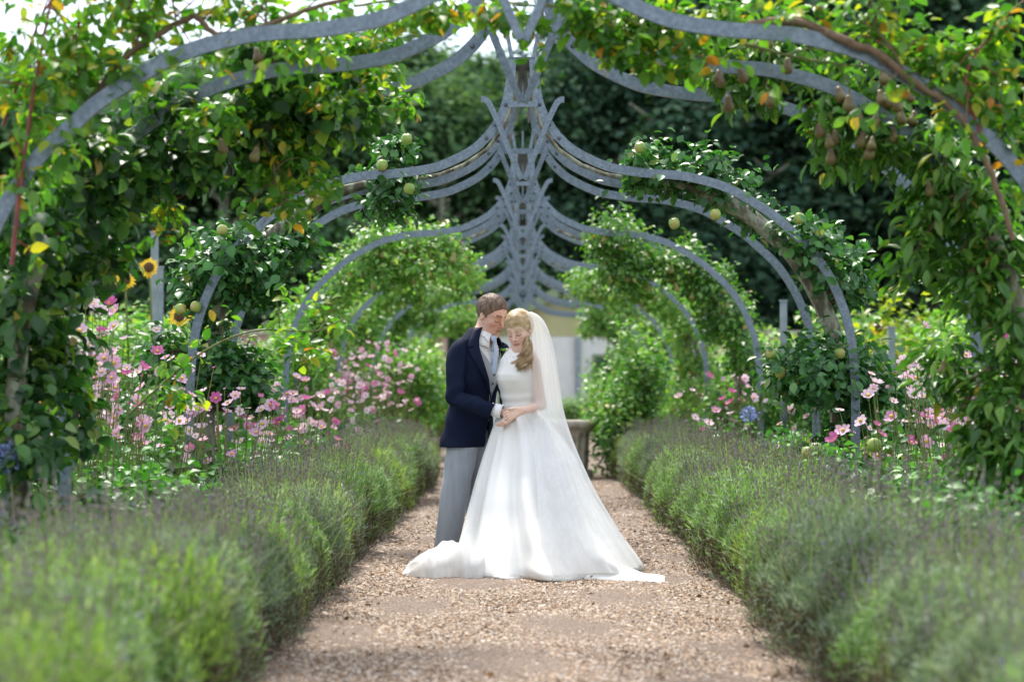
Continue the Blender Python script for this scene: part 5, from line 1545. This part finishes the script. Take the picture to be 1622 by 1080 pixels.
# tulle pooled on the gravel to the left
mb = MB(); nu_, nv_ = 90, 60; V = []
for i in range(nu_):
    u_ = i / (nu_ - 1); px_ = 646 + (806 - 646) * u_
    x = (px_ - VX) / FPX * 12.75
    fr = 12.36 + .035 * sin(u_ * 17) + .02 * sin(u_ * 41) + .10 * max(0, .12 - u_) / .12
    bk = 12.55 + .62 * min(1, u_ / .25) ** .6 + .03 * sin(u_ * 21)
    hmax = np.interp(u_, [0, .05, .15, .36, .55, .75, 1], [.015, .07, .125, .185, .185, .15, .07])
    for j in range(nv_):
        v_ = j / (nv_ - 1)
        y = fr + (bk - fr) * v_
        h = hmax * max(0, sin(pi * min(1, v_ ** .62))) ** .72
        h *= 1 + .06 * sin(u_ * 9 + v_ * 12) + .05 * sin(u_ * 19 - v_ * 17) + .035 * abs(sin(u_ * 33 + v_ * 9)) - .03 * abs(sin(u_ * 47 - v_ * 13))
        V.append((x + .02 * sin(v_ * 13 + u_ * 5) * (1 - u_), y, .014 + h))
mb.add(np.array(V), grid_faces(nv_, nu_)); mb.build('pooled_tulle', M['train_tulle'], bride)

# veil: falls from the comb round her back
VP = np.array([  # z, left px, right px, toward-camera reach, back reach
    (qb(0, 494)[2], 828, 842, .035, .05), (qb(0, 500)[2], 835, 853, .06, .09), (qb(0, 512)[2], 840, 863, .075, .10), (qb(0, 535)[2], 843, 872, .085, .11), (qb(0, 570)[2], 843, 880, .135, .12), (qb(0, 610)[2], 843, 886, .165, .13), (qb(0, 650)[2], 844, 892, .20, .15), (qb(0, 690)[2], 845, 904, .32, .24), (qb(0, 730)[2], 848, 920, .46, .30), (qb(0, 780)[2], 850, 944, .60, .38), (qb(0, 830)[2], 853, 974, .69, .46), (qb(0, 866)[2], 856, 998, .745, .52), (qb(0, 882)[2], 858, 1009, .775, .56)])
rows = spline(VP, 70); mb = MB(); V = []; nu_ = 80
for i, (z, L_, R_, fr, bk) in enumerate(rows):
    t = i / 69; cx = (L_ - VX) / bs; rx = (R_ - L_) / bs
    D = np.interp(z, SK[::-1, 0], SK[::-1, 1]) if z < 1.05 else BD
    for j in range(nu_):
        a = -pi / 2 + pi * j / (nu_ - 1)
        k = 1 + (.05 * sin(j * .95 + .8 * sin(t * 4)) + .03 * sin(j * .43 + 1)) * (.5 + .4 * t)
        V.append((cx + rx * max(0, cos(a)) ** .8 * (1 + (k - 1) * .4) + .004 * sin(j), D + (fr if a < 0 else bk) * sin(a) * k * (1.03), z))
mb.add(np.array(V), grid_faces(nu_, 70)); mb.build('veil', M['veil'], bride)

# hair: swept back from a parting, with long curls on her left shoulder
Fh = Field(bC - .22, bC + .22, .0045)
def hell(c, r, k=.012, sub=False): Fh.ell(bP(*c), np.array(r) * BHS, bR, k, sub)
hell((0, -.024, .040), (.082, .107, .092))
hell((0, -.10, .0), (.06, .045, .06), .02)
s, X = Fh._sl(bC - .22, bC + .22, 0); ql = ((X - bC) @ bR) / BHS
side = np.abs(ql[..., 0])
line = .072 - .9 * (.062 - ql[..., 1]) - .62 * side
cut = line - ql[..., 2]
tex = .0012 * np.sin(ql[..., 2] * 260 + ql[..., 1] * 130 + side * 60 + 2 * np.sin(ql[..., 1] * 45))
Fh.f[s] = np.maximum(Fh.f[s] + tex, cut * BHS * .7).astype(np.float32)
V, Q = Fh.surface(); mb = MB(); mb.add(V, Q); hair = mb.build('hair', M['hair_f'], bride)
# strands combed from a side parting round to the back
mb = MB(); ec, er_ = np.array((0, -.024, .040)), np.array((.082, .107, .092))
for k in range(360):
    sg = 1 if rng.random() < .6 else -1
    y0_ = rng.uniform(-.02, .078); z0_ = .5
    p0 = np.array((.018 * rng.uniform(-1, 1) + .012, y0_, 0)); p0[2] = .040 + .092 * math.sqrt(max(0, 1 - (p0[0] / .082) ** 2 - ((p0[1] + .024) / .107) ** 2))
    p2 = np.array((sg * rng.uniform(.02, .06), -.118 + rng.uniform(0, .03), rng.uniform(-.03, .05)))
    fwd = np.clip((y0_ + .02) / .1, 0, 1)
    p1 = np.array((sg * .085, y0_ * .55 - .02 + rng.uniform(-.02, .01), .055 - .05 * fwd * rng.uniform(.4, 1)))
    P = spline([p0, p1, p2], 20); d_ = (P - ec) / er_; P = ec + er_ * d_ / np.linalg.norm(d_, axis=1, keepdims=True) * rng.uniform(.995, 1.02)
    tube(mb, bC + (P @ bR.T) * BHS, np.linspace(.0022, .0016, 20), 4, cap=False)
mb.build('hair_strands', M['hair_f2'] if False else M['hair_f'], hair)
mb = MB()
for lock in range(11):
    ph = rng.uniform(0, 6); fr_ = rng.uniform(15, 20)
    top = qb(838 + rng.uniform(-5, 3), 538 + rng.uniform(-6, 6), -.07 + rng.uniform(-.03, .03))
    ex, ey = (813 + 2.5 * lock + rng.uniform(-2, 2), rng.uniform(577, 592))
    end = qb(ex, ey, -.155 + rng.uniform(-.02, .02))
    mid = qb((840 + ex) / 2 + rng.uniform(1, 5), 563 + rng.uniform(-3, 3), -.125 + rng.uniform(-.015, .015))
    P0 = spline([top, mid, end], 30); t = np.linspace(0, 1, 30)
    amp = .003 + .017 * t
    core = P0 + np.stack([amp * np.sin(t * fr_ + ph), .7 * amp * np.cos(t * fr_ + ph), .35 * amp * np.sin(t * fr_ + ph + 1)], -1)
    tube(mb, core[:26], np.interp(t[:26], [0, .2, .7, .85], [.007, .0085, .0065, .0025]), 8)
    for k in range(46):
        o_ = rng.normal(size=3) * .0055; p_ = ph + rng.normal() * .16; am = amp * rng.uniform(.7, 1.25)
        W_ = np.stack([am * np.sin(t * fr_ + p_), .7 * am * np.cos(t * fr_ + p_), .35 * am * np.sin(t * fr_ + p_ + 1)], -1)
        sp = np.interp(t, [0, .3, .8, 1], [.8, 1.2, .9, .6])[:, None]
        e_ = int(rng.integers(22, 31))
        tube(mb, (P0 + W_ + o_ * sp)[:e_], np.interp(t[:e_], [0, .2, .7, 1], [.0016, .0019, .0016, .0006]), 4, cap=False)
mb.build('curls', M['hair_f2'], hair)
mb = MB(); lathe(mb, [(.001, .012), (.006, .006), (.007, -.002), (.004, -.01), (.001, -.013)][::-1], 10)
er = mb.build('earring', M['pearl'], bride); er.location = tuple(qb(840.5, 537, -.10))
